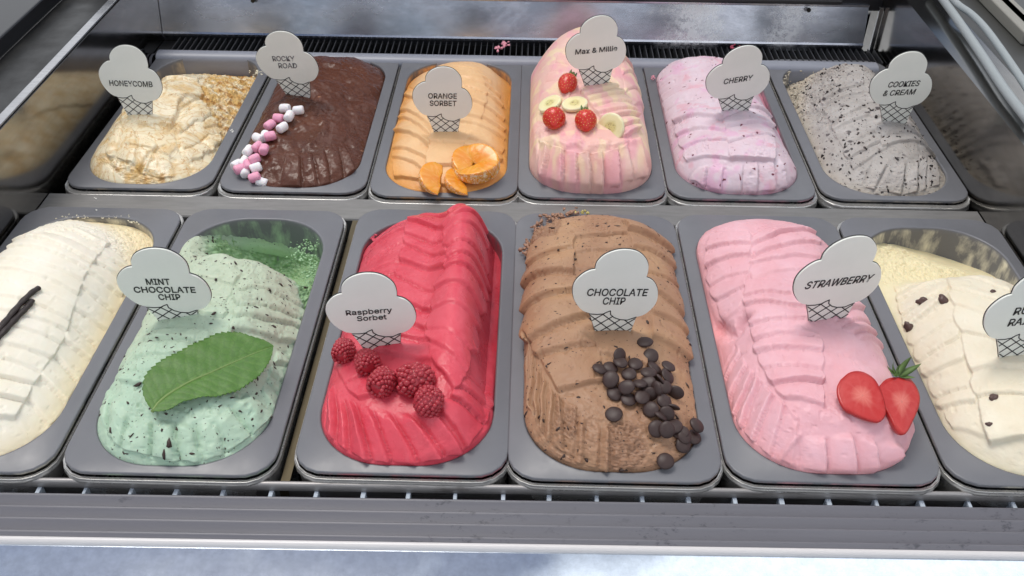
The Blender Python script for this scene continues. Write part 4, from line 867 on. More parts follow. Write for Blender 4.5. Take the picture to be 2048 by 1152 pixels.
# chocolate buttons
M_btn = mat('dark chocolate', (.042, .022, .019), .5); q = NB(M_btn); q.bump(q.noise(120, 4), .25, .0006)
bprof = [(.0002, 0), (.0052, 0), (.0062, .0005), (.0064, .0013), (.0058, .0024), (.0044, .0033), (.0024, .0039), (.0004, .0041)]
bms = [revolve('chocolate_button', bprof, M_btn, 26, .00012 + .00001 * i) for i in range(3)]
BT = [(538, 548, 0, 0), (555, 605, 0, 25), (362, 650, 0, 0), (403, 646, -1, 0), (440, 642, 2, 0), (430, 618, 1, 60), (498, 640, 1, 0), (410, 690, 1, 0), (475, 674, 0, 15), (545, 680, 2, 0), (568, 652, 0, 25), (615, 655, 2, 10), (472, 722, 2, 0), (515, 718, 0, 30),
      (613, 690, 1, 25), (578, 705, 0, 65), (545, 706, -1, 20), (420, 745, 0, 0), (473, 773, 1, 0), (523, 770, 2, 8), (551, 758, 0, 75), (577, 750, 2, 78), (603, 730, 1, 20), (645, 745, 0, 62), (603, 788, 2, 10), (557, 810, 0, 30), (631, 812, 0, 62), (612, 828, -1, 40), (418, 822, 0, 0),
      (573, 877, 2, 0), (588, 840, 0, 35), (645, 878, 1, 10), (615, 906, 2, 45), (678, 908, 1, 0), (715, 873, 2, 0), (720, 910, 0, 0), (680, 938, 0, 0), (670, 895, -1, 20), (612, 1002, 0, 12)]
mk = MD['choc']; rr = random.Random(5)
BL = {0: 'single dark chocolate button highest above the pile', 1: 'tilted dark chocolate button second from the top, above the pile', 2: 'leftmost dark chocolate button at the upper left of the pile', 4: 'large dark button lying on top at the upper left of the pile', 17: 'dark chocolate button at the left edge of the middle pile',
      28: 'lone dark chocolate button left of the pile near the front', 29: 'broad flat dark button at the lower middle of the pile', 38: 'lone dark chocolate button at the front rim of the tub', 34: 'dark button furthest right, high on the heap by the rim', 36: 'lowest dark button of the small heap by the right rim', 32: 'dark button standing tilted between the pile and the right heap'}
BL.update({3: 'half buried dark button between the two upper left ones of the pile', 5: 'dark button standing upright behind the upper left button', 6: 'dark button lying right of the big upper left one', 7: 'dark button under the leftmost one, second row of the pile', 8: 'dark button wedged in the centre of the second row of the pile', 9: 'wide dark button on top in the upper middle of the pile', 10: 'dark button peeping out behind the upper right cluster', 11: 'uppermost dark button of the right side of the pile', 12: 'raised dark button in the left centre of the pile', 13: 'tilted dark button right of the raised left centre one', 14: 'dark button under the uppermost right one', 15: 'dark button standing nearly on edge in the middle of the pile', 16: 'sunken dark button in the middle of the pile', 18: 'dark button at the lower left of the pile, second from its left end', 19: 'broad dark button at the lower centre of the pile', 20: 'dark button seen on edge, left one of an edgewise pair', 21: 'dark button seen on edge, right one of an edgewise pair', 22: 'tilted dark button in the right half of the pile, below the top two', 23: 'dark button on edge at the far right of the middle pile', 24: 'flat dark button right below the edgewise pair', 25: 'tilted dark button hanging below the centre of the pile', 26: 'dark button on edge at the lower right of the pile', 27: 'dark button half hidden beside the one on edge at the lower right', 30: 'dark button peeping out above the broad lower middle one', 31: 'dark button between the pile and the right hand heap', 33: 'dark button at the centre of the small heap by the right rim', 35: 'dark button at the right edge of the small heap by the rim', 37: 'dark button mostly hidden at the back of the small right heap'})
for i, (zx, zy, lay, tl) in enumerate(BT):
    px, py = 1010 + zx / 1.92, 400 + zy / 1.92
    p, n = mk.hit(px, py + 2)
    if p is None: p = Vector(atz(px, py, -.002)); n = Vector((0, 0, 1))
    n = softn(n, .7); Mx = frame(n, Vector(CR)) @ Matrix.Rotation(rr.uniform(0, 6.28), 4, 'Z') @ Matrix.Rotation(math.radians(tl + rr.uniform(-9, 9)), 4, 'X')
    up = .0006 + .0022 * max(lay, 0) + .005 * math.sin(math.radians(tl))
    o = inst('chocolate_button', bms[i % 3], Matrix.Translation(p + n * up) @ Mx @ Matrix.Diagonal((rr.uniform(.92, 1.12), rr.uniform(.92, 1.1), rr.uniform(.7, .95), 1)))
    tag(o, BL.get(i, 'dark chocolate button in the crowded pile on the brown ice cream'), 'chocolate button', 'chocolate buttons on the chocolate chip ice cream')

# strawberries, bananas
M_sb = mat('strawberry skin', (.56, .018, .012), .28, Subsurface_Weight=.08, Subsurface_Scale=.003); q = NB(M_sb); q.color(q.mix(q.noise(60, 3), (.50, .012, .012), (.66, .04, .02)))
M_seed = mat('strawberry seed', (.70, .42, .10), .4); M_cal = mat('strawberry leaf green', (.10, .17, .04), .5)
def berry_r(t): return .0128 * (math.sin(PI * min(1, t * .97 + .03)) ** .55) * (1.08 - .42 * t) 
def strawberry(name_r, ln):
    prof = []
    for i in range(19):
        t = i / 18; prof.append((max(.0003, name_r * (math.sin(PI * (t * .90 + .03)) ** .75) * (.72 + .52 * t)), ln * (t - .5)))
    me = revolve('strawberry_body', prof, M_sb, 30); sd = []
    co = np.array([v.co[:] for v in me.vertices]); me_s = None; V = []; Fc = []; r_ = np.random.default_rng(3)
    gold = PI * (3 - 5 ** .5); ns = 110
    for k in range(ns):
        t = .10 + .84 * (k + .5) / ns; a = k * gold; r = np.interp(ln * (t - .5), [p[1] for p in prof], [p[0] for p in prof]); c = np.array([r * math.cos(a), r * math.sin(a), ln * (t - .5)])
        d = np.linalg.norm(co - c, axis=1); nrm = c * [1, 1, 0]; nrm /= np.linalg.norm(nrm) + 1e-9
        co -= np.exp(-(d / .0011) ** 2)[:, None] * nrm * .00035
        b = len(V); w_ = .00055; h_ = .0010; tn = np.array([-nrm[1], nrm[0], 0])
        V += [c + tn * w_, c - tn * w_, c + np.array([0, 0, h_]), c - np.array([0, 0, h_]), c + nrm * .0003, c - nrm * .0006]
        Fc += [(b, b + 2, b + 4), (b + 2, b + 1, b + 4), (b + 1, b + 3, b + 4), (b + 3, b, b + 4), (b + 2, b, b + 5), (b + 1, b + 2, b + 5), (b + 3, b + 1, b + 5), (b, b + 3, b + 5)]
    me.vertices.foreach_set('co', co.ravel()); ms = bpy.data.meshes.new('seeds'); ms.from_pydata([tuple(v) for v in V], [], Fc); ms.materials.append(M_seed); return me, ms
def leafblade(name, ln, wd, m, curl=.4, n=6, seed=0):
    V = []; Fc = []; r_ = random.Random(seed)
    for i in range(n + 1):
        t = i / n; w_ = wd * (math.sin(PI * (t * .88 + .12)) ** .8) * (1 - t * .3) / 2; x = ln * t * math.cos(curl * t); z = ln * t * math.sin(curl * t) + .0002
        V += [(x, -w_, z), (x, 0, z - w_ * .3), (x, w_, z), (x, 0, z - w_ * .3 - .0003)]
    for i in range(n):
        a = i * 4; b = a + 4
        Fc += [(a, b, b + 1, a + 1), (a + 1, b + 1, b + 2, a + 2), (a + 2, b + 2, b + 3, a + 3), (a + 3, b + 3, b, a)]
    me = bpy.data.meshes.new(name); me.from_pydata(V, [], Fc); me.materials.append(m); me.polygons.foreach_set('use_smooth', [True] * len(me.polygons)); return me
cal = [leafblade('calyx_leaf', .0125, .0042, M_cal, .9, seed=i) for i in range(2)]
mk = MD['max']
for i, (c0, c1, r, ln, lab) in enumerate((((1146, 160), (1126, 196), .0112, .032, 'smallest whole strawberry, highest on the pink mound, tip pointing down left'), ((1110, 226), (1109, 274), .0130, .029, 'whole strawberry lowest at the left under the left banana slice'),
                                         ((1170, 228), (1173, 280), .0122, .030, 'whole strawberry in the middle between two banana slices'))):
    pa, na = mk.hit(*c0); pb, nb = mk.hit(*c1)
    ax = (pa - pb).normalized(); n = softn((na + nb).normalized(), .2); mid = (pa + pb) / 2 + n * r * .55
    t = empty('strawberry', mid); t.rotation_mode = 'QUATERNION'; Fm = frame(ax, n); t.rotation_quaternion = Fm.to_quaternion(); tag(t, lab, 'strawberry', 'whole strawberries on the pink mound')
    me, ms = strawberry(r, ln)
    b = bpy.data.objects.new('body', me); COL.objects.link(b); b.parent = t
    b2 = bpy.data.objects.new('seeds', ms); COL.objects.link(b2); b2.parent = t; b2['kind'] = 'stuff'
    for k in range(8):
        l_ = bpy.data.objects.new('calyx_leaf', cal[k % 2]); COL.objects.link(l_); l_.parent = t; l_.location = (0, 0, ln * .47); l_.rotation_euler = (0, rr.uniform(-.7, -.1), k * PI / 4 + rr.uniform(-.2, .2))
M_ban = mat('banana flesh', (.82, .74, .42), .4, Subsurface_Weight=.12, Subsurface_Scale=.004); q = NB(M_ban)
sx_ = q.n('ShaderNodeSeparateXYZ'); q.l(q.co, sx_.inputs[0]); rad = q.math('SQRT', q.math('ADD', q.math('MULTIPLY', sx_.outputs['X'], sx_.outputs['X']), q.math('MULTIPLY', sx_.outputs['Y'], sx_.outputs['Y'])))
rn = q.math('ADD', q.math('MULTIPLY', rad, 66.), q.math('MULTIPLY', q.math('SUBTRACT', q.noise(240, 4), .5), .35))
c = q.mix(q.ramp(rn, [(.30, 1.), (.55, 0.)]), (.80, .72, .40), (.66, .58, .24)); c = q.mix(q.ramp(rn, [(.80, 0.), (.92, .6)]), c, (.84, .80, .56))
dk = q.math('MULTIPLY', q.ramp(rn, [(.22, 1.), (.42, 0.)]), q.ramp(q.noise(330, 4, None, .7), [(.5, 0.), (.62, 1.)])); q.color(q.mix(dk, c, (.28, .18, .06)))
q.bump(q.noise(260, 3), .2, .0004)
bme = revolve('banana_slice', [(.0005, -.002), (.0138, -.002), (.0148, -.0012), (.0150, .0008), (.0146, .0020), (.0130, .0024), (.0075, .0023), (.0030, .0020), (.0004, .0019)], M_ban, 40, .00016)
for (px, py, sc, lab) in ((1102, 211, 1.0, 'leftmost banana slice, above the lower left strawberry'), (1150, 212, 1.02, 'greener banana slice in the middle under the highest strawberry'), (1224, 255, 1.12, 'largest and lowest banana slice, right of the middle strawberry')):
    p, n = mk.hit(px, py); n = softn(n, .25)
    o = inst('banana_slice', bme, Matrix.Translation(p + n * .0022) @ frame(n, Vector((rr.uniform(-1, 1), 1, 0))) @ Matrix.Diagonal((sc, sc * .96, 1, 1))); tag(o, lab, 'banana slice', 'banana slices on the pink mound')

# mandarin segments
M_man = mat('mandarin pulp', (.80, .30, .02), .26, Subsurface_Weight=.4, Subsurface_Scale=.006); q = NB(M_man)
pulp = q.mix(q.ramp(q.noise(40, 3), [(.3, 0.), (.7, 1.)]), (.76, .25, .015), (.82, .36, .04))
ray_ = q.ramp(q.n('ShaderNodeTexNoise').outputs[0], [(.5, 0.), (.6, 0.)])
at2 = q.attr('mask'); at3 = q.attr('mask2')
c = q.mix(q.ramp(at3, [(.50, 0.), (.75, .28)]), pulp, (.90, .52, .16))
pithn = q.math('ADD', at2, q.math('MULTIPLY', q.math('SUBTRACT', q.noise(260, 5, None, .75, 1.), .5), 1.5)); pk = q.ramp(pithn, [(.58, 0.), (.74, .85)])
q.color(q.mix(pk, c, (.88, .78, .60))); q.rough(q.mix(pk, .22, .6)); q.bump(q.mix(.5, at3, q.noise(200, 4)), .4, .0008)
def mandarin(R, ang, name='segment'):
    nu, nv = 22, 14; V = []; mk1 = []; mk2 = []; Fc = []
    # closed skin swept round the axis: cross sections are wedges with rounded corners
    sec = []
    for j in range(36):
        t = j / 36
        if t < .4: r = t / .4; a = 0.
        elif t < .6: r = 1.; a = (t - .4) / .2 * ang
        else: r = (1 - t) / .4; a = ang
        sec.append((r, a))
    for i in range(nu + 1):
        el = PI * (i / nu - .5)
        for j, (r, a) in enumerate(sec):
            rc = R * max(.08, math.cos(el)) * (r * .96 + .04); infl = 1 + .0 * r
            bulge = .0011 * math.sin(PI * min(1, r)) * (1 if a < ang / 2 else -1) if a in (0., ang) else 0
            x = rc * math.cos(a) * infl; z = rc * math.sin(a) - (bulge if a == 0. else bulge) ; y = R * .98 * math.sin(el) * (.35 + .65 * r) if True else 0
            V.append((x, y, z)); edge = max(sst(.90, 1., r * 1.0) * .58, sst(.16, .0, r) * .55); edge = max(edge, .50 if 0 < a < ang else 0); mk1.append(edge)
            th = math.atan2(y, x + 1e-6); mk2.append(.5 + .5 * math.sin(th * 34 + 2.5 * math.sin(th * 9)))
    n = len(sec)
    for i in range(nu):
        for j in range(n):
            k = (j + 1) % n; Fc.append((i * n + j, i * n + k, (i + 1) * n + k, (i + 1) * n + j))
    Fc.append(tuple(range(n))[::-1]); Fc.append(tuple(nu * n + j for j in range(n)))
    me = bpy.data.meshes.new(name); me.from_pydata(V, [], Fc); me.materials.append(M_man); me.polygons.foreach_set('use_smooth', [True] * len(me.polygons))
    for nm, a in (('mask', mk1), ('mask2', mk2)): x = me.attributes.new(nm, 'FLOAT', 'POINT'); x.data.foreach_set('value', np.array(a, np.float32))
    return me
mk = MD['orange']; seg = mandarin(.0275, .42)
MG = [((884, 360), (-1, .05), 0, .95, 0., 'separate mandarin segment lying furthest left at the tub rim'), ((930, 366), (-1, -.25), .001, .85, 0., 'mandarin segment with netted pith second from the left'), ((950, 332), (-1, .35), .004, .98, .15, 'upper left mandarin segment with thick white pith'),
      ((948, 338), (.85, .75), .004, 1.05, -.1, 'upper right mandarin segment fanned open against the rim'), ((948, 338), (.75, -.8), .007, 1.0, .0, 'lower right mandarin segment lying on the others'), ((948, 345), (-.3, -1), .003, .85, .1, 'short mandarin segment pointing to the front rim')]
for (pp, dr, up, sc, tl, lab) in MG:
    p, n = mk.hit(*pp)
    n = softn(n, .9); d = Vector(CR) * dr[0] + Vector((0, 1, 0)) * dr[1]
    o = inst('mandarin_segment', seg, Matrix.Translation(p + n * (.001 + up)) @ frame(n, d) @ Matrix.Rotation(tl, 4, 'Y') @ Matrix.Scale(sc, 4)); tag(o, lab, 'mandarin segment', 'peeled mandarin segments on the orange sorbet')

# raspberries
M_rb = mat('raspberry skin', (.42, .010, .022), .38, Subsurface_Weight=.25, Subsurface_Scale=.003, Coat_Weight=.2); q = NB(M_rb); q.color(q.mix(q.noise(80, 3), (.30, .010, .020), (.46, .03, .05)))
def raspberry(seed, n=125):
    bm = bmesh.new(); r_ = random.Random(seed); gold = PI * (3 - 5 ** .5)
    for k in range(n):
        z = 1 - 1.82 * (k + .5) / n; rad_ = math.sqrt(1 - z * z); a = k * gold + r_.uniform(-.06, .06); c = Vector((rad_ * math.cos(a) * .88, rad_ * math.sin(a) * .88, z * 1.0 - .0)); 
        if z < -.1: c.x *= 1.06; c.y *= 1.06
        c *= r_.uniform(.88, 1.0)
        bmesh.ops.create_icosphere(bm, subdivisions=2, radius=.168 * r_.uniform(.85, 1.2), matrix=Matrix.Translation(c))
    bmesh.ops.create_icosphere(bm, subdivisions=2, radius=.93, matrix=Matrix.Translation((0, 0, .06)))
    for v in bm.verts: v.co *= .0108
    me = bpy.data.meshes.new('raspberry'); bm.to_mesh(me); bm.free(); me.materials.append(M_rb); me.polygons.foreach_set('use_smooth', [True] * len(me.polygons)); return me
rbs = [raspberry(1), raspberry(2)]
mk = MD['rasp']
for i, (px, py, sx, ax, lab) in enumerate(((695, 706, (.92, .92, 1.0), (.2, 1, .1), 'leftmost raspberry, under the left side of the sign'), (738, 730, (1.0, 1.0, 1.0), (-.3, 1, 0), 'second raspberry from the left, below the cone of the sign'), (768, 768, (1.1, 1.05, 1.1), (.4, .8, 0), 'middle raspberry sunk into the sorbet, below the second'),
                                             (830, 762, (1.25, 1.25, 1.42), (1, .12, 0), 'largest raspberry, lying on its side'), (862, 806, (1.12, 1.12, 1.12), (0, .5, .9), 'lowest raspberry, at the right end of the row'))):
    p, n = mk.hit(px, py + 8); n = softn(n, .5)
    o = inst('raspberry', rbs[i % 2], Matrix.Translation(p + n * .0076) @ frame(Vector(ax), n) @ Matrix.Diagonal((*sx, 1))); tag(o, lab, 'raspberry', 'raspberries on the raspberry sorbet')

# mint leaf
def fitted(mk, pts, lift, deg=2):
    H = [mk.hit(*p)[0] for p in pts]; H = np.array([h[:] for h in H if h is not None]); c = H.mean(0); X, Y = H[:, 0] - c[0], H[:, 1] - c[1]
    A = np.stack([np.ones_like(X), X, Y, X * X, X * Y, Y * Y], 1); k = np.linalg.lstsq(np.vstack([A, np.diag([0, 0, 0, .02, .02, .02])]), np.r_[H[:, 2], np.zeros(6)], rcond=None)[0]
    lift += np.max(H[:, 2] - A @ k) + .0008
    f = lambda x, y: k[0] + k[1] * (x - c[0]) + k[2] * (y - c[1]) + k[3] * (x - c[0])**2 + k[4] * (x - c[0]) * (y - c[1]) + k[5] * (y - c[1])**2 + lift
    def at(px, py):
        z = c[2] + lift
        for _ in range(12): w_ = atz(px, py, z); z = .5 * z + .5 * f(w_[0], w_[1])
        return atz(px, py, z)
    return at
mk = MD['mint']
UP = smoothpts([(306, 822), (292, 805), (284, 780), (290, 752), (312, 728), (352, 706), (400, 682), (438, 667), (470, 664), (500, 672), (528, 680), (547, 691)], 12)
LO = smoothpts([(306, 822), (322, 824), (342, 819), (368, 806), (400, 798), (440, 795), (475, 785), (503, 768), (525, 748), (538, 728), (545, 708), (547, 691)], 12)
MID = smoothpts([(304, 822), (318, 803), (345, 782), (380, 762), (425, 742), (470, 722), (505, 707), (547, 691)], 12)
rs = lambda P, n: Mound.resample(np.array(P), n)
at_ = fitted(mk, [tuple(p) for p in UP[::8] + LO[::8] + MID[::8]] + [tuple(m_ + (e_ - m_) * k_) for m_, u_, l_ in zip(MID[::8], UP[::8], LO[::8]) for e_ in (u_, l_) for k_ in (.35, .7)], .0008)
NL_, NW = 150, 12; U_, L_, M_ = rs(UP, NL_), rs(LO, NL_), rs(MID, NL_); V = []; Fc = []; vein = []
for i in range(NL_ + 1):
    t = i / NL_; ser = ((t * 30) % 1.0)
    for j in range(-NW, NW + 1):
        s_ = abs(j) / NW; e = U_[i] if j < 0 else L_[i]; k = s_ * (1 - .07 * ser * (s_ > .95)); pxy = M_[i] + (e - M_[i]) * k
        p = at_(*pxy); vv_ = (t * 13 - s_ * 1.9) % 1.0; v_ = math.exp(-((vv_ - .5) / .10) ** 2); ww = math.sin(PI * min(1, t)) ** .5
        z = .0014 * (s_ ** .8) * ww - .0008 * math.exp(-(s_ / .07) ** 2) - .00028 * v_ * (s_ < .95) * ww + .0004 * math.sin(t * 40 + s_ * 6) * s_ * ww; V.append((p[0], p[1], p[2] + z)); vein.append(max(v_ * .6, math.exp(-(s_ / .06) ** 2)))
w2 = 2 * NW + 1; nV = len(V)
for i in range(NL_):
    for j in range(2 * NW): a = i * w2 + j; Fc.append((a, a + 1, a + w2 + 1, a + w2))
V2 = V + [(v[0], v[1], v[2] - .0004) for v in V]; F2 = Fc + [tuple(nV + k for k in f[::-1]) for f in Fc]
bd = [i * w2 for i in range(NL_ + 1)]; 
for e in (0, w2 - 1):
    for i in range(NL_): a = i * w2 + e; b = (i + 1) * w2 + e; F2.append((a, b, b + nV, a + nV) if e == 0 else (b, a, a + nV, b + nV))
M_leaf = mat('mint leaf', (.045, .12, .018), .5, Subsurface_Weight=.05, Subsurface_Scale=.002); q = NB(M_leaf)
c = q.mix(q.noise(26, 5, None, .6), (.042, .130, .012), (.085, .200, .022)); c = q.mix(q.math('MULTIPLY', q.attr('vein'), .42), c, (.15, .27, .06)); c = q.mix(q.ramp(q.voro(190, 'DISTANCE_TO_EDGE'), [(.0, .35), (.10, 0.)]), c, (.03, .085, .012)); q.color(c); q.bump(q.mix(.5, q.voro(190, 'DISTANCE_TO_EDGE'), q.noise(300, 4)), .5, .0006)
org = Vector(at_(400, 745)); lf = empty('mint_leaf', org); tag(lf, 'large toothed green mint leaf lying on the pale green ice cream', 'mint leaf')
o = mobj('leaf_blade', [tuple(Vector(v) - org) for v in V2], F2, M_leaf, lf, True); x = o.data.attributes.new('vein', 'FLOAT', 'POINT'); x.data.foreach_set('value', np.array(vein + vein, np.float32))
o = tube('midrib', [tuple(Vector(V[i * w2 + NW]) - org + Vector((0, 0, .0001))) for i in range(0, NL_ + 1, 5)], [.0013 * (1 - .85 * i / 30) for i in range(31)], mat('mint midrib', (.17, .26, .07), .45), lf, 8)

# vanilla pods
M_pod = mat('vanilla pod', (.018, .010, .008), .42); q = NB(M_pod); q.bump(q.noise(300, 5, q.map((1, .3, 1)), .7), .9, .001)
mk = MD['van']
for pts, lab, ex in (([(84, 577), (66, 588), (40, 614), (14, 645), (-12, 676), (-40, 700)], 'upper and straighter black vanilla pod on the vanilla ice cream', 0), ([(67, 602), (60, 614), (40, 634), (14, 662), (-12, 690), (-40, 716)], 'lower black vanilla pod with a hooked tip', 0)):
    P = []
    for px, py in smoothpts(pts, 5):
        h, n = mk.hit(px, py); h = h if h is not None else (Vector(P[-1]) if P else Vector(atz(px, py, .03))); P.append(tuple(h + Vector((0, 0, .0022))))
    P = [tuple((np.array(P[max(0, i - 2)]) + np.array(P[i]) + np.array(P[min(len(P) - 1, i + 2)])) / 3) for i in range(len(P))]
    rad_ = [.0028 if i > 1 else (.0024 if i else .0012) for i in range(len(P))]; rad_ = [r * (1 + .12 * math.sin(i * 1.7)) for i, r in enumerate(rad_)]
    o = tube('vanilla_pod', P, rad_, M_pod, None, 12, True, .75); tag(o, lab, 'vanilla pod', 'vanilla pods on the vanilla ice cream')

# cut strawberries
M_cut = mat('cut strawberry flesh', (.62, .04, .03), .30, Subsurface_Weight=.15, Subsurface_Scale=.004); q = NB(M_cut); a_ = q.math('ADD', q.attr('mask'), q.math('MULTIPLY', q.math('SUBTRACT', q.noise(90, 4), .5), .35)); b_ = q.attr('mask2')
c = q.mix(q.ramp(a_, [(0., .9), (.25, .6), (.50, 0.)]), (.50, .032, .030), (.70, .20, .16)); c = q.mix(q.math('MULTIPLY', q.ramp(b_, [(.5, 0.), (.95, .12)]), q.ramp(a_, [(.2, 1.), (.85, 0.)])), c, (.86, .40, .34)); c = q.mix(q.ramp(a_, [(.86, 0.), (.95, 1.)]), c, (.42, .012, .012))
q.color(q.mix(q.ramp(q.noise(120, 5, None, .7), [(.45, 0.), (.75, .3)]), c, (.66, .12, .10))); q.bump(q.noise(260, 4), .3, .0006)
mk = MD['straw']
def cut_berry(outl, cpx, up, label, calyx=None, tiltv=(0, -.35, 1)):
    P = rs(smoothpts([(1340 + x / 1.92, 400 + y / 1.92) for x, y in outl + [outl[0]]], 6), 48)[:-1]
    p, n = mk.hit(*cpx); n = (n * .6 + Vector(tiltv).normalized()).normalized(); org = p + n * up; W_ = []
    for px, py in P: d = Vector(ray(px, py)); W_.append(Vector(CC) + d * ((org - Vector(CC)).dot(n) / d.dot(n)))
    cen = sum(W_, Vector()) / len(W_); t = empty('strawberry_half', cen); V = []; m1 = []; m2 = []; Fc = []; NS = len(W_)
    levels = [(k, .0012 * (1 - k * k), k) for k in (.01, .1, .2, .35, .5, .65, .8, .92, 1.0)] + [(.99, -.0022, 1), (.90, -.0060, 1), (.68, -.0095, 1), (.3, -.011, 1)]
    for k, dz, mm in levels:
        for i, w_ in enumerate(W_): V.append((w_ - cen) * k + n * dz); m1.append(mm); m2.append(.5 + .5 * math.sin(i / NS * 2 * PI * 11 + .7 * math.sin(i)))
    for a in range(len(levels) - 1):
        for i in range(NS): j = (i + 1) % NS; Fc.append((a * NS + i, a * NS + j, (a + 1) * NS + j, (a + 1) * NS + i))
    Fc.append(tuple(range(NS))); Fc.append(tuple((len(levels) - 1) * NS + i for i in range(NS))[::-1])
    o = mobj('flesh', V, Fc, M_cut, t, True)
    for nm, ar in (('mask', m1), ('mask2', m2)): x = o.data.attributes.new(nm, 'FLOAT', 'POINT'); x.data.foreach_set('value', np.array(ar, np.float32))
    tag(t, label, 'strawberry', 'cut strawberry halves on the strawberry ice cream')
    if calyx:
        cp = Vector(CC); d = Vector(ray(*calyx)); cp = Vector(CC) + d * ((org - Vector(CC)).dot(n) / d.dot(n)) + n * .001
        for k, (ang, ln, cu) in enumerate(((25, .021, .5), (60, .018, .9), (100, .010, 1.0), (140, .013, .7), (165, .014, .4), (-5, .014, .2), (200, .010, .5))):
            l_ = bpy.data.objects.new('calyx_leaf', leafblade('calyx_leaf', ln, ln * .30, M_cal, cu, 7, k)); COL.objects.link(l_); l_.parent = t
            l_.matrix_basis = Matrix.Translation(cp - cen) @ frame(n, Vector(CR)) @ Matrix.Rotation(math.radians(ang), 4, 'Z')
    return t
cut_berry([(655, 690), (690, 662), (735, 658), (780, 682), (805, 720), (826, 780), (828, 825), (805, 852), (765, 845), (715, 825), (668, 800), (645, 755), (642, 715)], (1722, 800), .008, 'halved strawberry without leaves, cut face up, left of the leafy one')
cut_berry([(803, 715), (830, 688), (870, 680), (920, 685), (955, 735), (958, 785), (935, 845), (905, 898), (878, 888), (845, 830), (815, 770)], (1800, 810), .010, 'halved strawberry with green leaves, pointed tip towards the front', (1340 + 872 / 1.92, 400 + 676 / 1.92))

# ------------------------------------------------------------------ pieces frozen into the ice cream
M_chip = mat('chocolate chip', (.040, .020, .015), .45)
chips = [lump('chocolate_chip', 1., M_chip, 30 + i, 1, .5, (1.2, .8, .55)) for i in range(4)]
def embed(mk, n, smin, smax, name, meshes, where=None, seed=0, stuff=False, sink=.35):
    r_ = np.random.default_rng(seed + 900); rr_ = random.Random(seed); pl = mk.scatter(n, where, r_); V = []; Fc = []; org = Vector(mk.obj.location)
    for i, (p, nn, a, b) in enumerate(pl):
        sc = smin + (smax - smin) * rr_.random() ** 2.0; Mx = Matrix.Translation(p + nn * sc * (.25 - sink) - org) @ frame(nn, Vector((rr_.uniform(-1, 1), rr_.uniform(-1, 1), rr_.uniform(-1, 1)))) @ Matrix.Rotation(rr_.uniform(0, 6.28), 4, 'Z') @ Matrix.Diagonal((sc * rr_.uniform(.8, 1.5), sc * rr_.uniform(.6, 1), sc, 1))
        me = meshes[i % len(meshes)]
        if stuff:
            k = len(V); V += [tuple(Mx @ v.co) for v in me.vertices]; Fc += [tuple(k + j for j in f.vertices) for f in me.polygons]
        else: o = bpy.data.objects.new(name, me); COL.objects.link(o); o.parent = mk.obj; o.matrix_basis = Mx
    if stuff: o = mobj(name, V, Fc, meshes[0].materials[0], mk.obj, False); o['kind'] = 'stuff'
mm_ = MD['mint']; embed(mm_, 290, .0007, .0026, 'chocolate_chip', chips, (mm_.base > -30) * 1., 1)
embed(mm_, 420, .0003, .0011, 'chocolate_dust', chips, (mm_.base > -30) * 1., 11, True)
embed(MD['choc'], 420, .0003, .0010, 'chocolate_dust', chips, None, 12, True)
embed(MD['choc'], 220, .0006, .0023, 'chocolate_chip', chips, None, 2)
embed(MD['cookies'], 420, .0004, .0019, 'cookie_crumbs', [lump('crumb', 1.25, mat('cookie crumb', (.03, .022, .02), .7), 50 + i, 1, .6) for i in range(3)], None, 3, True)
embed(MD['cherry'], 40, .0006, .0022, 'cherry_flecks', [lump('fleck', 1., mat('cherry fleck', (.16, .012, .04), .4), 60 + i, 1, .6, (1.5, .7, .5)) for i in range(3)], None, 4, True)
M_rz = mat('raisin', (.085, .045, .038), .4); rz = [lump('raisin', .0044, M_rz, 70 + i, 3, .20, (1.15, .85, .75)) for i in range(3)]
M_chy = mat('dark cherry piece', (.14, .012, .03), .3); chy = [lump('cherry_piece', .0036, M_chy, 80 + i, 2, .3, (1.4, .8, .5)) for i in range(3)]
M_nut = mat('nut piece', (.42, .20, .10), .5); nut = [lump('nut_piece', .0030, M_nut, 90 + i, 2, .35, (1.2, .9, .6)) for i in range(3)]
def pieces(key, name, meshes, pts, sink=.0018):
    mk = MD[key]
    for i, (px, py, s_) in enumerate(pts):
        p, n = mk.hit(px, py)
        if p is None: continue
        o = bpy.data.objects.new(name, meshes[i % len(meshes)]); COL.objects.link(o); o.parent = mk.obj
        o.matrix_basis = Matrix.Translation(p - n * sink * s_ - Vector(mk.obj.location)) @ frame(n, Vector((rr.uniform(-1, 1), rr.uniform(-1, 1), 0))) @ Matrix.Scale(s_, 4)
pieces('rum', 'raisin', rz, [(1844, 603, 1.), (1887, 600, 1.05), (1816, 654, 1.), (1987, 793, .8), (1986, 583, .6), (1978, 848, .5)], .0008)
pieces('cherry', 'cherry_piece', chy, [(1374, 208, 1.3), (1508, 226, 1.3), (1393, 190, .8), (1558, 332, 1.2), (1508, 338, .9), (1384, 366, 1.1), (1449, 361, .7), (1586, 370, 1.6), (1432, 128, .9), (1550, 255, .8), (1360, 245, .8)])
pieces('rocky', 'nut_piece', nut, [(690, 131, 1.4), (718, 119, 1.1), (723, 302, .9), (689, 343, 1.3), (597, 243, 1.), (640, 193, .6), (723, 190, .6), (772, 138, .7), (751, 215, .5), (497, 265, .7), (640, 285, .6), (572, 328, .5), (668, 158, .5)])

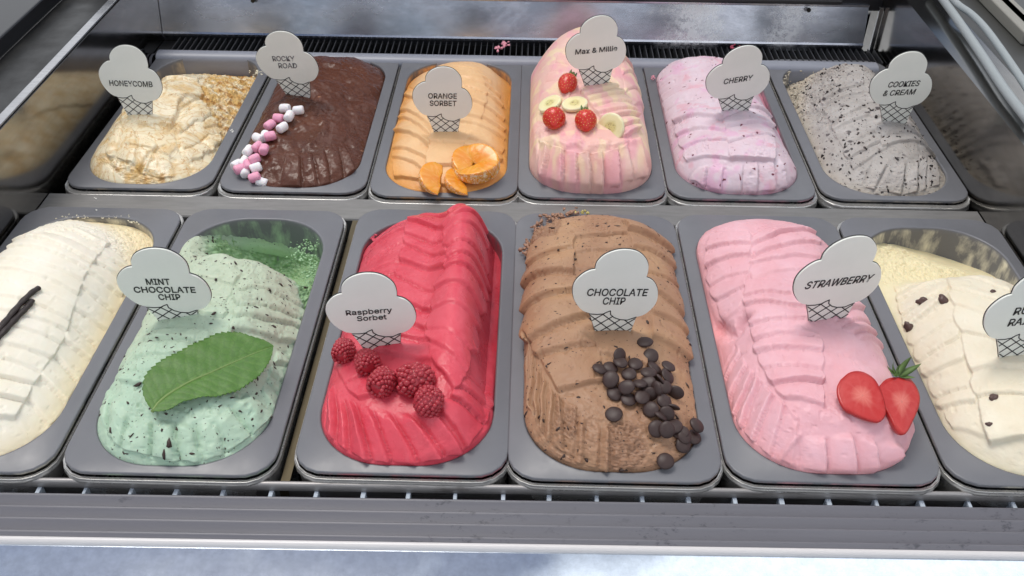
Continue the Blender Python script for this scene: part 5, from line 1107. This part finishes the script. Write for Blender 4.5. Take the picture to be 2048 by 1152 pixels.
# crumbs and scraps of ice cream left on rims and in the cabinet
def crumbs(name, pts, m, parent_mound=None, label=None, seed=0, z=None, cat=None):
    """pts: (px, py, spread px, count, size mm, height)"""
    r_ = random.Random(seed); V = []; Fc = []; bases = [lump('c', 1., m, 200 + i + seed, 1, .5) for i in range(3)]; c0 = None
    for px, py, sp, n, sz, zz in pts:
        for i in range(n):
            x, y = px + r_.gauss(0, 1) * sp[0], py + r_.gauss(0, 1) * sp[1]; w_ = Vector(atz(x, y, zz)); s_ = sz * .62 * r_.uniform(.3, 1.5) / 1000
            if c0 is None: c0 = w_.copy()
            org = Vector(parent_mound.obj.location) if parent_mound else c0
            Mx = Matrix.Translation(w_ - org + Vector((0, 0, s_ * .3))) @ Matrix.Rotation(r_.uniform(0, 6), 4, 'Z') @ Matrix.Rotation(r_.uniform(0, 6), 4, 'X') @ Matrix.Diagonal((s_ * r_.uniform(.7, 1.8), s_, s_ * r_.uniform(.5, 1), 1))
            k = len(V); me = bases[i % 3]; V += [tuple(Mx @ v.co) for v in me.vertices]; Fc += [tuple(k + j for j in f.vertices) for f in me.polygons]
    o = mobj(name, V, Fc, m, parent_mound.obj if parent_mound else None, True)
    if parent_mound: o['kind'] = 'stuff'
    else: o.location = c0; tag(o, label, cat or 'ice cream scrap')
    return o
cm = lambda k: MD[k].obj.data.materials[0]
crm = mat('cream crumb', (.82, .76, .58), .5); gcm = mat('green crumb', (.36, .56, .32), .5); rcm = mat('pink crumb', (.80, .34, .42), .45); bcm = mat('brown crumb', (.36, .20, .13), .5); wcm = mat('white crumb', (.75, .74, .70), .5)
crumbs('rim_crumbs', [(395, 108, (16, 1.2), 34, 1.1, -.0085), (512, 146, (6, 4), 26, 1.5, -.009)], crm, MD['honey'], seed=1)
crumbs('rim_crumbs', [(150, 434, (22, 1.6), 34, .9, .0005), (215, 434, (18, 1.6), 30, .9, .0005), (268, 444, (10, 2), 24, .9, .0)], crm, MD['van'], seed=2)
crumbs('rim_crumbs', [(560, 440, (12, 2), 16, 1.2, -.001), (636, 480, (6, 12), 30, 1.1, -.006), (612, 505, (14, 16), 110, 1.6, -.016), (625, 545, (6, 14), 60, 1.6, -.012)], gcm, MD['mint'], seed=3)
crumbs('rim_crumbs', [(1106, 438, (12, 5), 50, 2.4, .003), (1140, 425, (8, 3), 26, 2.0, .003), (1078, 458, (8, 6), 46, 2.6, .004), (1055, 500, (5, 9), 46, 2.4, .006), (1085, 480, (8, 8), 40, 2.6, .006)], bcm, MD['choc'], seed=4)
crumbs('rim_crumbs', [(1495, 450, (10, 2), 24, 1.5, .003)], rcm, MD['straw'], seed=5)
if 0: crumbs('rim_crumbs', [(1740, 462, (14, 8), 30, 1.3, -.004), (1800, 448, (30, 3), 40, 1.1, -.0015), (1840, 470, (22, 8), 50, 1.6, -.012), (1930, 500, (16, 8), 40, 1.2, -.010)], crm, MD['rum'], seed=6)
crumbs('rim_crumbs', [(748, 478, (3, 6), 26, 1.8, .002)], mat('raspberry crumb', (.66, .08, .13), .35), MD['rasp'], seed=7)
crumbs('rim_crumbs', [(1570, 150, (5, 14), 60, 1.6, -.010), (1620, 135, (18, 3), 60, 1.6, -.010), (1640, 150, (14, 8), 60, 2.2, -.012), (1590, 190, (6, 12), 50, 1.8, -.012), (1690, 142, (8, 3), 20, 1.8, -.004)], mat('cookie cream crumb', (.52, .47, .38), .55), MD['cookies'], seed=8)
crumbs('rim_crumbs', [(1306, 155, (3, 3), 16, 1.7, -.004)], rcm, MD['cherry'], seed=9)
crumbs('ice_cream_scrap', [(998, 96, (4, 2), 12, 2.6, .001), (1008, 90, (4, 3), 14, 2.8, .003)], rcm, None, 'small pink scrap of ice cream dropped on the rear vent', 11)
crumbs('ice_cream_scrap', [(1467, 94, (3.5, 3), 16, 2.4, .002)], mat('red crumb', (.42, .05, .10), .4), None, 'small dark red scrap of ice cream on the rear vent behind the cherry sign', 12)
crumbs('ice_cream_scrap', [(1165, 425, (8, 1.5), 14, 1.8, -.0135)], mat('yellow crumb', (.60, .50, .16), .5), None, 'yellow smear of ice cream on the bar behind the chocolate tub', 13)
crumbs('ice_cream_scrap', [(190, 397, (2, 1), 4, 1.3, .0008), (191, 420, (2, 1), 2, .8, .0008)], wcm, None, 'tiny white crumb on the cross bar behind the vanilla tub', 14)
crumbs('ice_cream_scrap', [(466, 263, (2.5, 1.5), 7, 1.4, -.0088)], wcm, None, 'small white crumb on the collar between honeycomb and rocky road', 15)
crumbs('ice_cream_scrap', [(1527, 1013, (1.5, .8), 4, 1.1, -.0175)], mat('red speck', (.45, .04, .06), .4), None, 'tiny red speck on the front ledge below the strawberry tub', 16)
